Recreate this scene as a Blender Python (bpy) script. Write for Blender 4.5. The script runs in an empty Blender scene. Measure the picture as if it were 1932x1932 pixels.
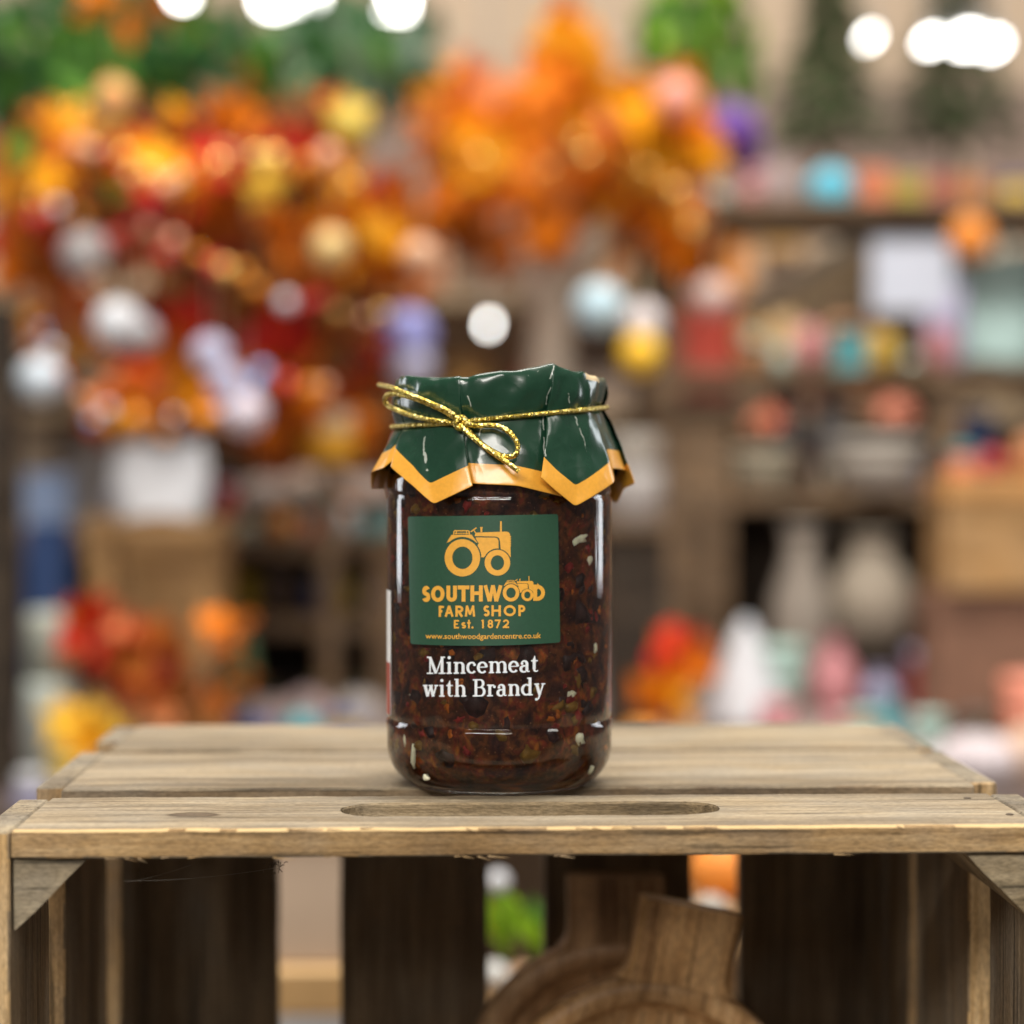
import bpy, bmesh, math, random
from mathutils import Vector, Matrix, noise
random.seed(7)
rad = math.radians
scene = bpy.context.scene
COL = scene.collection

# ------------------------------------------------------------------ camera
# world: metres, origin = centre of the jar's base on the crate top, +Y away from the camera
F_PX, C_PX = 3870.0, 966.0            # focal length and centre in photo units (photo = 1932 wide)
YAW, PITCH = rad(1.75), rad(1.20)
CAM = Vector((-0.0162, -0.6648, 0.1020))
RIGHT = Vector((math.cos(YAW), -math.sin(YAW), 0))
FWD = Vector((math.sin(YAW) * math.cos(PITCH), math.cos(YAW) * math.cos(PITCH), -math.sin(PITCH)))
UP = RIGHT.cross(FWD)
cd = bpy.data.cameras.new('camera')
cam = bpy.data.objects.new('camera', cd); COL.objects.link(cam)
cam.matrix_world = Matrix.Translation(CAM) @ Matrix((RIGHT, UP, -FWD)).transposed().to_4x4()
cd.sensor_width = 36; cd.lens = F_PX / 1932 * 36
cd.clip_start = 0.02; cd.clip_end = 60
cd.dof.use_dof = True; cd.dof.focus_distance = 0.620
cd.dof.aperture_fstop = (cd.lens / 1000) / 0.0153
scene.camera = cam

# ------------------------------------------------------------------ world, exposure, lamps
scene.view_settings.view_transform = 'Standard'
scene.view_settings.look = 'None'
scene.view_settings.exposure = 0.0
scene.view_settings.gamma = 1.0
w = bpy.data.worlds.new('World'); scene.world = w; w.use_nodes = True
w.node_tree.nodes['Background'].inputs['Color'].default_value = (1.0, 0.93, 0.84, 1)
w.node_tree.nodes['Background'].inputs['Strength'].default_value = 0.13

def area(name, loc, target, sx, sy, watts, col=(1, .95, .88)):
    l = bpy.data.lights.new(name, 'AREA'); l.shape = 'RECTANGLE'; l.size = sx; l.size_y = sy
    l.energy = watts; l.color = col
    o = bpy.data.objects.new(name, l); COL.objects.link(o); o.location = loc
    o.rotation_euler = (Vector(target) - Vector(loc)).to_track_quat('-Z', 'Y').to_euler()
    return o
area('shop_light_over_camera', (-0.35, -1.45, 0.85), (0, 0, 0.0), 1.3, 0.28, 28)
area('shop_light_right', (0.85, -0.45, 1.3), (0, 0.05, 0), 0.25, 1.2, 8)
area('shop_light_behind_jar', (-0.45, 0.55, 1.6), (0, 0.1, 0), 1.2, 0.25, 8)
area('jar_rim_light_left', (-1.15, 0.75, 0.35), (0, 0, 0.06), 0.28, 0.75, 4.5, (.93, .96, 1))  # added strip light: puts a bright rim reflection on the jar's left edge
area('jar_rim_light_right', (1.25, 0.75, 0.35), (0, 0, 0.06), 0.28, 0.75, 4.5, (.93, .96, 1))  # its added counterpart for the jar's right edge
area('shop_light_display_left', (-0.7, 0.3, 3.1), (-0.4, 2.3, 0.1), 2.0, 0.5, 80)
area('shop_light_display_right', (0.8, 0.4, 3.1), (0.6, 2.6, 0.1), 2.0, 0.5, 118)
area('back_wall_fill', (0.5, 2.9, 2.6), (0.5, 3.9, 0.2), 2.4, 0.4, 40)  # added fill to lift the dim back wall

scene.cycles.max_bounces = 10
scene.cycles.transmission_bounces = 8
scene.cycles.transparent_max_bounces = 12
scene.cycles.sample_clamp_indirect = 6
scene.cycles.blur_glossy = 0.5

# ------------------------------------------------------------------ helpers
def P(px, py, d):
    """world point that lies d metres in front of the camera, at photo position px, py"""
    return CAM + FWD * d + RIGHT * ((px - C_PX) / F_PX * d) + UP * ((C_PX - py) / F_PX * d)
def ray(px, py):
    return FWD + RIGHT * ((px - C_PX) / F_PX) + UP * ((C_PX - py) / F_PX)
def on_cyl(px, py, r):
    """where the line of sight through px, py meets the upright cylinder of radius r about the jar's axis"""
    v = ray(px, py); a = v.x * v.x + v.y * v.y; b = CAM.x * v.x + CAM.y * v.y
    c = CAM.x ** 2 + CAM.y ** 2 - r * r; D = b * b - a * c
    t = (-b - math.sqrt(max(D, 0))) / a
    return CAM + v * t
def theta(p): return math.atan2(p.x, -p.y)
def cyl(th, r, z): return Vector((r * math.sin(th), -r * math.cos(th), z))

def link(name, me, mat=None, parent=None, loc=(0, 0, 0), rot=(0, 0, 0)):
    o = bpy.data.objects.new(name, me); COL.objects.link(o)
    if mat is not None and me is not None:
        for m in (mat if isinstance(mat, (list, tuple)) else [mat]):
            if m.name not in [x.name for x in me.materials if x]: me.materials.append(m)
    if parent: o.parent = parent
    o.location = loc; o.rotation_euler = rot
    return o
def from_bm(name, bm, mat=None, parent=None, loc=(0, 0, 0), rot=(0, 0, 0), smooth=False):
    bmesh.ops.recalc_face_normals(bm, faces=bm.faces)
    me = bpy.data.meshes.new(name); bm.to_mesh(me); bm.free()
    if smooth:
        for p in me.polygons: p.use_smooth = True
    return link(name, me, mat, parent, loc, rot)
def thing(name, label, cat, loc=(0, 0, 0), group=None, rz=0):
    o = bpy.data.objects.new(name, None); COL.objects.link(o); o.location = loc; o.rotation_euler = (0, 0, rz)
    o.empty_display_size = 0.02
    return tag(o, label, cat, group)
def tag(o, label, cat, group=None):
    o['label'] = label; o['category'] = cat
    if group: o['group'] = group
    return o
def structure(o): o['kind'] = 'structure'; return o
def stuff(o): o['kind'] = 'stuff'; return o
def rel(o, root):
    """child built in world coordinates: keep it there under an unrotated root"""
    o.parent = root; o.location = Vector(o.location) - Vector(root.location); return o
def box_bm(x0, x1, y0, y1, z0, z1, bev=0.0, seg=1):
    bm = bmesh.new()
    bmesh.ops.create_cube(bm, size=1)
    for v in bm.verts:
        v.co = Vector(((x0 + x1) / 2 + v.co.x * (x1 - x0), (y0 + y1) / 2 + v.co.y * (y1 - y0), (z0 + z1) / 2 + v.co.z * (z1 - z0)))
    if bev: bmesh.ops.bevel(bm, geom=bm.edges[:], offset=bev, segments=seg, affect='EDGES', profile=0.5)
    return bm
def lathe_bm(prof, n=48, ribs=0, amp=0.0, cap=True):
    bm = bmesh.new(); rings = []
    for r, z in prof:
        ring = []
        for k in range(n):
            a = 2 * math.pi * k / n
            rr = r * (1 + (amp * (abs(math.sin(a * ribs / 2)) - 0.6) if ribs else 0))
            ring.append(bm.verts.new((rr * math.sin(a), -rr * math.cos(a), z)))
        rings.append(ring)
    for a, b in zip(rings, rings[1:]):
        for k in range(n): bm.faces.new((a[k], a[(k + 1) % n], b[(k + 1) % n], b[k]))
    if cap: bm.faces.new(rings[0]); bm.faces.new(rings[-1])
    return bm
def tube_bm(pts, r, n=8, bm=None, caps=True):
    bm = bm or bmesh.new(); pts = [Vector(p) for p in pts]; rings = []
    up = Vector((0.13, 0.2, 1)).normalized()
    for i, p in enumerate(pts):
        t = (pts[min(i + 1, len(pts) - 1)] - pts[max(i - 1, 0)]).normalized()
        s = t.cross(up)
        if s.length < 1e-4: s = t.cross(Vector((1, 0, 0)))
        s.normalize(); u = s.cross(t).normalized(); up = u
        rr = r(i / (len(pts) - 1)) if callable(r) else r
        rings.append([bm.verts.new(p + (s * math.cos(2 * math.pi * k / n) + u * math.sin(2 * math.pi * k / n)) * rr) for k in range(n)])
    for a, b in zip(rings, rings[1:]):
        for k in range(n): bm.faces.new((a[k], a[(k + 1) % n], b[(k + 1) % n], b[k]))
    if caps: bm.faces.new(rings[0][::-1]); bm.faces.new(rings[-1])
    return bm
def catmull(pts, sub=8):
    pts = [Vector(p) for p in pts]; out = []
    for i in range(len(pts) - 1):
        p0 = pts[max(i - 1, 0)]; p1 = pts[i]; p2 = pts[i + 1]; p3 = pts[min(i + 2, len(pts) - 1)]
        for k in range(sub):
            t = k / sub
            out.append(0.5 * ((2 * p1) + (p2 - p0) * t + (2 * p0 - 5 * p1 + 4 * p2 - p3) * t * t + (3 * p1 - p0 - 3 * p2 + p3) * t ** 3))
    out.append(pts[-1]); return out

# ------------------------------------------------------------------ materials
def nodes(name):
    m = bpy.data.materials.new(name); m.use_nodes = True
    nt = m.node_tree; b = nt.nodes['Principled BSDF']
    return m, nt, b
def N(nt, t, **kw):
    n = nt.nodes.new(t)
    for k, v in kw.items():
        if hasattr(n, k): setattr(n, k, v)
        else: n.inputs[k].default_value = v
    return n
def L(nt, a, b): nt.links.new(a, b)
def ramp(nt, fac, stops):
    r = N(nt, 'ShaderNodeValToRGB'); e = r.color_ramp.elements
    while len(e) < len(stops): e.new(0.5)
    for el, (p, c) in zip(e, stops): el.position = p; el.color = (*c, 1) if len(c) == 3 else c
    L(nt, fac, r.inputs['Fac']); return r
def plain(name, col, rough=0.5, metal=0.0, var=0.12, scale=30, bump=0.0, coat=0.0, spec=0.5):
    """a procedural material: base colour with a little mottling"""
    m, nt, b = nodes(name)
    tc = N(nt, 'ShaderNodeTexCoord')
    nz = N(nt, 'ShaderNodeTexNoise', Scale=scale, Detail=4.0)
    L(nt, tc.outputs['Object'], nz.inputs['Vector'])
    lo = [max(c * (1 - var), 0) for c in col]; hi = [min(c * (1 + var), 1) for c in col]
    r = ramp(nt, nz.outputs['Fac'], [(0.3, lo), (0.7, hi)])
    L(nt, r.outputs['Color'], b.inputs['Base Color'])
    b.inputs['Roughness'].default_value = rough; b.inputs['Metallic'].default_value = metal
    b.inputs['Coat Weight'].default_value = coat; b.inputs['Specular IOR Level'].default_value = spec
    if bump:
        bp = N(nt, 'ShaderNodeBump', Strength=bump, Distance=0.001); L(nt, nz.outputs['Fac'], bp.inputs['Height']); L(nt, bp.outputs['Normal'], b.inputs['Normal'])
    return m
def math_n(nt, op, a, b=None, c=None):
    n = N(nt, 'ShaderNodeMath', operation=op)
    for i, x in enumerate((a, b, c)):
        if x is None: continue
        if isinstance(x, (int, float)): n.inputs[i].default_value = x
        else: L(nt, x, n.inputs[i])
    return n.outputs[0]
def mixc(nt, fac, a, b, mode='MIX'):
    n = N(nt, 'ShaderNodeMix', data_type='RGBA', blend_type=mode)
    for i, x in ((0, fac), (6, a), (7, b)):
        if isinstance(x, (int, float)): n.inputs[i].default_value = x
        elif isinstance(x, tuple): n.inputs[i].default_value = (*x, 1)
        else: L(nt, x, n.inputs[i])
    return n.outputs[2]

def wood(name, dark, mid, light, grey=0.35, gain=1.0, edge=None, knots=(), rough=0.72, bump=0.5, gl=1.0, endgrain=False):
    """weathered pine; the grain runs along the object's local X"""
    m, nt, b = nodes(name)
    tc = N(nt, 'ShaderNodeTexCoord'); oi = N(nt, 'ShaderNodeObjectInfo')
    off = N(nt, 'ShaderNodeCombineXYZ')
    L(nt, math_n(nt, 'MULTIPLY', oi.outputs['Random'], 3.0), off.inputs[0])
    L(nt, math_n(nt, 'MULTIPLY', oi.outputs['Random'], 1.7), off.inputs[1])
    add = N(nt, 'ShaderNodeVectorMath', operation='ADD')
    L(nt, tc.outputs['Object'], add.inputs[0]); L(nt, off.outputs[0], add.inputs[1])
    def noise_at(sx, sy, sz, detail, rough_=0.55, dist=0.0):
        mp = N(nt, 'ShaderNodeMapping'); mp.inputs['Scale'].default_value = (sx, sy, sz)
        L(nt, add.outputs[0], mp.inputs['Vector'])
        n = N(nt, 'ShaderNodeTexNoise', Scale=1.0, Detail=detail, Roughness=rough_, Distortion=dist)
        L(nt, mp.outputs[0], n.inputs['Vector']); return n.outputs['Fac']
    k = 1.0
    fine = noise_at(22 * k, 620 * gl, 620 * gl, 6, 0.6)
    mid_n = noise_at(9, 150 * gl, 150 * gl, 4, 0.55, 0.4)
    big = noise_at(7, 34, 34, 3, 0.5, 0.6)
    blot = noise_at(30, 45, 45, 4, 0.6)
    fuzz = noise_at(420, 1500, 1500, 3, 0.65)
    g = math_n(nt, 'ADD', math_n(nt, 'MULTIPLY', fine, 0.45), math_n(nt, 'ADD', math_n(nt, 'MULTIPLY', mid_n, 0.35), math_n(nt, 'MULTIPLY', big, 0.2)))
    r = ramp(nt, g, [(0.38, dark), (0.5, mid), (0.62, light)])
    colr = r.outputs['Color']
    # silvered, weathered patches
    gr = ramp(nt, blot, [(0.42, (0, 0, 0)), (0.66, (1, 1, 1))])
    lum = sum(mid) / 3
    colr = mixc(nt, math_n(nt, 'MULTIPLY', gr.outputs['Color'], grey), colr, (lum * 1.05, lum * 1.0, lum * 0.88))
    st_ = ramp(nt, noise_at(5, 22, 22, 5, 0.6), [(0.34, (0.56, 0.53, 0.50)), (0.54, (1, 1, 1)), (0.72, (1.18, 1.15, 1.08))])
    colr = mixc(nt, 1.0, colr, st_.outputs['Color'], 'MULTIPLY')
    # thin dark checks in the grain
    ck = ramp(nt, noise_at(11, 420, 420, 3, 0.5), [(0.33, (0, 0, 0)), (0.40, (1, 1, 1))])
    colr = mixc(nt, 0.6, colr, ck.outputs['Color'], 'MULTIPLY')
    fz = ramp(nt, fuzz, [(0.32, (0.5, 0.5, 0.5)), (0.68, (1.48, 1.48, 1.48))])
    colr = mixc(nt, 0.6, colr, fz.outputs['Color'], 'MULTIPLY')
    sep = N(nt, 'ShaderNodeSeparateXYZ'); L(nt, tc.outputs['Object'], sep.inputs[0])
    for kx, ky, ax, ay in knots:
        dx = math_n(nt, 'DIVIDE', math_n(nt, 'SUBTRACT', sep.outputs[0], kx), ax)
        dy = math_n(nt, 'DIVIDE', math_n(nt, 'SUBTRACT', sep.outputs[1], ky), ay)
        d = math_n(nt, 'SQRT', math_n(nt, 'ADD', math_n(nt, 'MULTIPLY', dx, dx), math_n(nt, 'MULTIPLY', dy, dy)))
        d = math_n(nt, 'ADD', d, math_n(nt, 'MULTIPLY', math_n(nt, 'SUBTRACT', mid_n, 0.5), 0.5))
        kr = ramp(nt, d, [(0.0, (0.55, 0.5, 0.48)), (0.62, (0.5, 0.45, 0.42)), (0.82, (0.3, 0.25, 0.22)), (1.0, (0.85, 0.83, 0.8)), (1.35, (1, 1, 1))])
        colr = mixc(nt, 1.0, colr, kr.outputs['Color'], 'MULTIPLY')
    if edge is not None:
        # bare, splintered arris along the front top edge (local y = edge, z = 0)
        ey = math_n(nt, 'SUBTRACT', sep.outputs[1], edge)
        ez = math_n(nt, 'MULTIPLY', sep.outputs[2], -1.0)
        d = math_n(nt, 'ADD', math_n(nt, 'ABSOLUTE', ey), math_n(nt, 'ABSOLUTE', ez))
        nn = noise_at(45, 30, 30, 6, 0.7)
        d = math_n(nt, 'SUBTRACT', d, math_n(nt, 'MULTIPLY', math_n(nt, 'SUBTRACT', nn, 0.30), 0.0052))
        er = ramp(nt, math_n(nt, 'MULTIPLY', d, 100.0), [(0.05, (1, 1, 1)), (0.10, (0, 0, 0))])
        colr = mixc(nt, math_n(nt, 'MULTIPLY', er.outputs['Color'], 0.85), colr, (0.66, 0.46, 0.22))
    if gain != 1.0: colr = mixc(nt, 1.0, colr, (gain, gain, gain), 'MULTIPLY')
    L(nt, colr, b.inputs['Base Color'])
    b.inputs['Roughness'].default_value = rough; b.inputs['Specular IOR Level'].default_value = 0.25
    h = math_n(nt, 'ADD', math_n(nt, 'MULTIPLY', fine, 0.6), math_n(nt, 'ADD', math_n(nt, 'MULTIPLY', fuzz, 0.35), math_n(nt, 'MULTIPLY', mid_n, 0.4)))
    bp = N(nt, 'ShaderNodeBump', Strength=bump, Distance=0.0009); L(nt, h, bp.inputs['Height']); L(nt, bp.outputs['Normal'], b.inputs['Normal'])
    return m

W_DARK, W_MID, W_LIGHT = (0.145, 0.108, 0.066), (0.290, 0.228, 0.147), (0.42, 0.345, 0.235)
M = {}
CX = 0.0066                                   # centre of the crate
KN = P(365, 1516, 0.605)
M['slat_front'] = wood('weathered_pine_front_slat', W_DARK, W_MID, W_LIGHT, edge=-0.0291, knots=[(KN.x - CX, KN.y + 0.0549, 0.0085, 0.0045)])
M['slat'] = wood('weathered_pine', W_DARK, W_MID, W_LIGHT)
M['sawn'] = wood('sawn_lit_pine_edge', (0.25, 0.15, 0.066), (0.47, 0.305, 0.14), (0.60, 0.42, 0.22), grey=0.3)  # less weathered sawn wood; part of its honey brightness is painted-in light
M['side'] = wood('brown_pine_side', (0.12, 0.084, 0.048), (0.25, 0.18, 0.108), (0.38, 0.285, 0.18), grey=0.4)  # a darker, browner pine than the slats
M['back'] = wood('dark_pine_back', (0.08, 0.056, 0.034), (0.185, 0.132, 0.083), (0.30, 0.225, 0.145), grey=0.3)  # the darkest pine tone of the crate, on the back boards
M['rough'] = wood('rough_routed_pine', (0.12, 0.085, 0.045), (0.27, 0.20, 0.115), (0.40, 0.31, 0.19), grey=0.3, bump=1.0, gl=0.5)
M['post'] = wood('pine_corner_block', (0.15, 0.11, 0.062), (0.33, 0.26, 0.16), (0.46, 0.375, 0.245), grey=0.4, bump=1.0, gl=0.3)
M['end'] = wood('grey_end_grain', (0.10, 0.078, 0.052), (0.235, 0.19, 0.13), (0.34, 0.28, 0.19), grey=0.4, bump=1.0, gl=0.35)
M['walnut'] = wood('brown_acacia', (0.19, 0.095, 0.037), (0.46, 0.26, 0.112), (0.64, 0.40, 0.20), grey=0.0, rough=0.42, bump=0.15, gl=0.45)
M['walnut_dark'] = wood('dark_brown_acacia', (0.18, 0.095, 0.045), (0.40, 0.235, 0.12), (0.55, 0.35, 0.19), grey=0.0, rough=0.4, bump=0.15, gl=0.45)

def glass(name, col=(0.93, 0.98, 0.95), rough=0.0):
    m, nt, b = nodes(name)
    b.inputs['Base Color'].default_value = (*col, 1); b.inputs['Roughness'].default_value = rough
    b.inputs['Transmission Weight'].default_value = 1.0; b.inputs['IOR'].default_value = 1.5
    tc = N(nt, 'ShaderNodeTexCoord'); mp = N(nt, 'ShaderNodeMapping'); mp.inputs['Scale'].default_value = (260, 260, 18)
    L(nt, tc.outputs['Object'], mp.inputs['Vector'])
    n = N(nt, 'ShaderNodeTexNoise', Scale=1.0, Detail=2.0); L(nt, mp.outputs[0], n.inputs['Vector'])
    bp = N(nt, 'ShaderNodeBump', Strength=0.25, Distance=0.0004); L(nt, n.outputs['Fac'], bp.inputs['Height']); L(nt, bp.outputs['Normal'], b.inputs['Normal'])
    return m
M['glass'] = glass('jar_glass')

def filling_mat():
    m, nt, b = nodes('mincemeat_syrup')
    tc = N(nt, 'ShaderNodeTexCoord')
    n1 = N(nt, 'ShaderNodeTexNoise', Scale=170.0, Detail=6.0, Roughness=0.68); L(nt, tc.outputs['Object'], n1.inputs['Vector'])
    mp = N(nt, 'ShaderNodeMapping'); mp.inputs['Scale'].default_value = (1, 1, 0.85); L(nt, tc.outputs['Object'], mp.inputs['Vector'])
    n2 = N(nt, 'ShaderNodeTexNoise', Scale=150.0, Detail=2.5, Roughness=0.5, Distortion=0.5); L(nt, mp.outputs[0], n2.inputs['Vector'])
    n3 = N(nt, 'ShaderNodeTexNoise', Scale=330.0, Detail=3.0, Roughness=0.6, Distortion=0.8); L(nt, mp.outputs[0], n3.inputs['Vector'])
    r = ramp(nt, n2.outputs['Fac'], [(0.30, (0.016, 0.006, 0.007)), (0.42, (0.05, 0.015, 0.007)), (0.50, (0.085, 0.034, 0.008)), (0.58, (0.10, 0.018, 0.010)), (0.66, (0.16, 0.075, 0.012)), (0.75, (0.30, 0.08, 0.012))])
    c = mixc(nt, 0.8, r.outputs['Color'], ramp(nt, n3.outputs['Fac'], [(0.36, (0.22, 0.18, 0.2)), (0.64, (1.5, 1.3, 1.1))]).outputs['Color'], 'MULTIPLY')
    # tiny spice specks and air bubbles
    v2 = N(nt, 'ShaderNodeTexVoronoi', Scale=620.0); L(nt, tc.outputs['Object'], v2.inputs['Vector'])
    sp = ramp(nt, v2.outputs['Distance'], [(0.08, (1, 1, 1)), (0.15, (0, 0, 0))])
    c = mixc(nt, math_n(nt, 'MULTIPLY', sp.outputs['Color'], 0.4), c, (0.36, 0.22, 0.12))
    c = mixc(nt, 1.0, c, (1.2, 0.92, 0.72), 'MULTIPLY')
    L(nt, c, b.inputs['Base Color']); b.inputs['Roughness'].default_value = 0.45; b.inputs['Specular IOR Level'].default_value = 0.12
    bp = N(nt, 'ShaderNodeBump', Strength=0.6, Distance=0.0012); L(nt, n1.outputs['Fac'], bp.inputs['Height']); L(nt, bp.outputs['Normal'], b.inputs['Normal'])
    return m
M['filling'] = filling_mat()
M['raisin'] = plain('raisin_skin', (0.030, 0.011, 0.010), 0.35, spec=0.15, var=0.5, scale=500)
M['cranberry'] = plain('red_fruit', (0.20, 0.018, 0.014), 0.3, spec=0.15, var=0.4, scale=400)
M['peel'] = plain('orange_peel', (0.42, 0.11, 0.010), 0.35, spec=0.15, var=0.3, scale=400)
M['amber'] = plain('amber_sultana', (0.17, 0.085, 0.012), 0.3, spec=0.15, var=0.4, scale=400)
M['suet'] = plain('pale_suet', (0.92, 0.84, 0.62), 0.45, var=0.2, scale=500)

def paper_mat(name, col, rough, coat, var=0.06):
    m, nt, b = nodes(name)
    tc = N(nt, 'ShaderNodeTexCoord'); n = N(nt, 'ShaderNodeTexNoise', Scale=900.0, Detail=3.0); L(nt, tc.outputs['Object'], n.inputs['Vector'])
    r = ramp(nt, n.outputs['Fac'], [(0.3, [c * (1 - var) for c in col]), (0.7, [c * (1 + var) for c in col])])
    L(nt, r.outputs['Color'], b.inputs['Base Color'])
    b.inputs['Roughness'].default_value = rough; b.inputs['Coat Weight'].default_value = coat; b.inputs['Coat Roughness'].default_value = 0.08
    return m
def crumple(m, cracks):
    nt = m.node_tree; b = nt.nodes['Principled BSDF']
    tc = N(nt, 'ShaderNodeTexCoord')
    nz = N(nt, 'ShaderNodeTexNoise', Scale=45.0, Detail=2.0); L(nt, tc.outputs['Object'], nz.inputs['Vector'])
    dv = N(nt, 'ShaderNodeVectorMath', operation='MULTIPLY_ADD'); L(nt, nz.outputs['Color'], dv.inputs[0]); dv.inputs[1].default_value = (.02, .02, .02); L(nt, tc.outputs['Object'], dv.inputs[2])
    v = N(nt, 'ShaderNodeTexVoronoi', Scale=62.0, feature='F1'); L(nt, dv.outputs[0], v.inputs['Vector'])
    v2 = N(nt, 'ShaderNodeTexVoronoi', Scale=130.0, feature='F1'); L(nt, dv.outputs[0], v2.inputs['Vector'])
    h = math_n(nt, 'ADD', v.outputs['Distance'], math_n(nt, 'MULTIPLY', v2.outputs['Distance'], 0.4))
    bp = N(nt, 'ShaderNodeBump', Strength=0.38 if cracks else 0.25, Distance=0.0022); L(nt, h, bp.inputs['Height']); L(nt, bp.outputs['Normal'], b.inputs['Normal']); L(nt, bp.outputs['Normal'], b.inputs['Coat Normal'])
    if not cracks: return
    # white cracks where folding has broken the ink
    sep = N(nt, 'ShaderNodeSeparateXYZ'); L(nt, tc.outputs['Object'], sep.inputs[0])
    fine = N(nt, 'ShaderNodeTexNoise', Scale=700.0, Detail=3.0); L(nt, tc.outputs['Object'], fine.inputs['Vector'])
    wob = N(nt, 'ShaderNodeTexNoise', Scale=190.0, Detail=3.0); L(nt, tc.outputs['Object'], wob.inputs['Vector'])
    gap_ = N(nt, 'ShaderNodeTexNoise', Scale=260.0, Detail=2.0); L(nt, tc.outputs['Object'], gap_.inputs['Vector'])
    src = b.inputs['Base Color'].links[0].from_socket; total = None
    for x0, y0, x1, y1, w_ in ((677, 225, 690, 270, 1.3), (690, 270, 770, 465, .55), (432, 560, 432, 660, .9), (430, 660, 450, 790, 1.2), (1200, 430, 1198, 700, .7), (1345, 305, 1400, 470, .5), (1400, 470, 1480, 700, .4), (790, 500, 795, 570, .6), (1255, 120, 1215, 370, .5), (990, 240, 1180, 150, .3)):
        A_ = on_cyl(671 + x0 * .2976, 651.7 + y0 * .2976, .037); B_ = on_cyl(671 + x1 * .2976, 651.7 + y1 * .2976, .037)
        dx, dz = B_.x - A_.x, B_.z - A_.z; l2 = dx * dx + dz * dz
        px = math_n(nt, 'SUBTRACT', sep.outputs[0], A_.x); pz_ = math_n(nt, 'SUBTRACT', sep.outputs[2], A_.z)
        t = N(nt, 'ShaderNodeClamp'); L(nt, math_n(nt, 'DIVIDE', math_n(nt, 'ADD', math_n(nt, 'MULTIPLY', px, dx), math_n(nt, 'MULTIPLY', pz_, dz)), l2), t.inputs[0])
        px = math_n(nt, 'ADD', px, math_n(nt, 'MULTIPLY', math_n(nt, 'SUBTRACT', wob.outputs['Fac'], .5), .0030))
        ex = math_n(nt, 'SUBTRACT', px, math_n(nt, 'MULTIPLY', t.outputs[0], dx)); ez = math_n(nt, 'SUBTRACT', pz_, math_n(nt, 'MULTIPLY', t.outputs[0], dz))
        d = math_n(nt, 'SQRT', math_n(nt, 'ADD', math_n(nt, 'MULTIPLY', ex, ex), math_n(nt, 'MULTIPLY', ez, ez)))
        k = math_n(nt, 'LESS_THAN', d, math_n(nt, 'MULTIPLY', fine.outputs['Fac'], .0006 * w_))
        total = k if total is None else math_n(nt, 'MAXIMUM', total, k)
    total = math_n(nt, 'MULTIPLY', math_n(nt, 'MULTIPLY', total, math_n(nt, 'GREATER_THAN', gap_.outputs['Fac'], .45)), math_n(nt, 'LESS_THAN', sep.outputs[1], -.005))
    L(nt, mixc(nt, math_n(nt, 'MULTIPLY', total, .8), src, (.50, .54, .48)), b.inputs['Base Color'])
GOLD = (0.80, 0.40, 0.050)
M['cover_green'] = paper_mat('gloss_green_paper', (0.009, 0.043, 0.023), 0.26, 0.35)
crumple(M['cover_green'], True)
M['cover_gold'] = paper_mat('gloss_gold_paper', (0.74, 0.35, 0.040), 0.3, 0.25)
crumple(M['cover_gold'], False)
M['cover_back'] = paper_mat('bare_paper_back', (0.62, 0.47, 0.27), 0.6, 0.0)
M['label_green'] = paper_mat('printed_green_label', (0.021, 0.076, 0.042), 0.45, 0.12)
M['label_gold'] = paper_mat('printed_gold_ink', GOLD, 0.5, 0.05)
M['white_ink'] = paper_mat('printed_white_ink', (0.80, 0.84, 0.88), 0.5, 0.05)
M['label_white'] = paper_mat('white_label_paper', (0.78, 0.78, 0.77), 0.5, 0.0)
M['label_red'] = paper_mat('red_label_band', (0.36, 0.05, 0.02), 0.5, 0.0)
def film_mat():
    m, nt, b = nodes('clear_label_film'); nt.nodes.remove(b)
    out = nt.nodes['Material Output']; t = N(nt, 'ShaderNodeBsdfTransparent'); g = N(nt, 'ShaderNodeBsdfGlossy', Roughness=0.18)
    mx = N(nt, 'ShaderNodeMixShader'); mx.inputs[0].default_value = 0.02; L(nt, t.outputs[0], mx.inputs[1]); L(nt, g.outputs[0], mx.inputs[2]); L(nt, mx.outputs[0], out.inputs['Surface'])
    return m
M['film'] = film_mat()
def cord_mat():
    m, nt, b = nodes('gold_lurex_cord')
    tc = N(nt, 'ShaderNodeTexCoord'); v = N(nt, 'ShaderNodeTexVoronoi', Scale=1500.0); L(nt, tc.outputs['Object'], v.inputs['Vector'])
    sx = N(nt, 'ShaderNodeSeparateColor'); L(nt, v.outputs['Color'], sx.inputs[0])
    r = ramp(nt, sx.outputs[0], [(0.0, (0.36, 0.24, 0.03)), (0.5, (0.62, 0.47, 0.09)), (1.0, (0.95, 0.80, 0.33))])
    L(nt, r.outputs['Color'], b.inputs['Base Color']); b.inputs['Metallic'].default_value = 1.0; b.inputs['Roughness'].default_value = 0.28
    bp = N(nt, 'ShaderNodeBump', Strength=0.7, Distance=0.0004); L(nt, v.outputs['Distance'], bp.inputs['Height']); L(nt, bp.outputs['Normal'], b.inputs['Normal'])
    return m
M['cord'] = cord_mat()
M['tin'] = plain('gold_tin_lid', (0.6, 0.45, 0.2), 0.3, metal=1.0)

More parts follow.
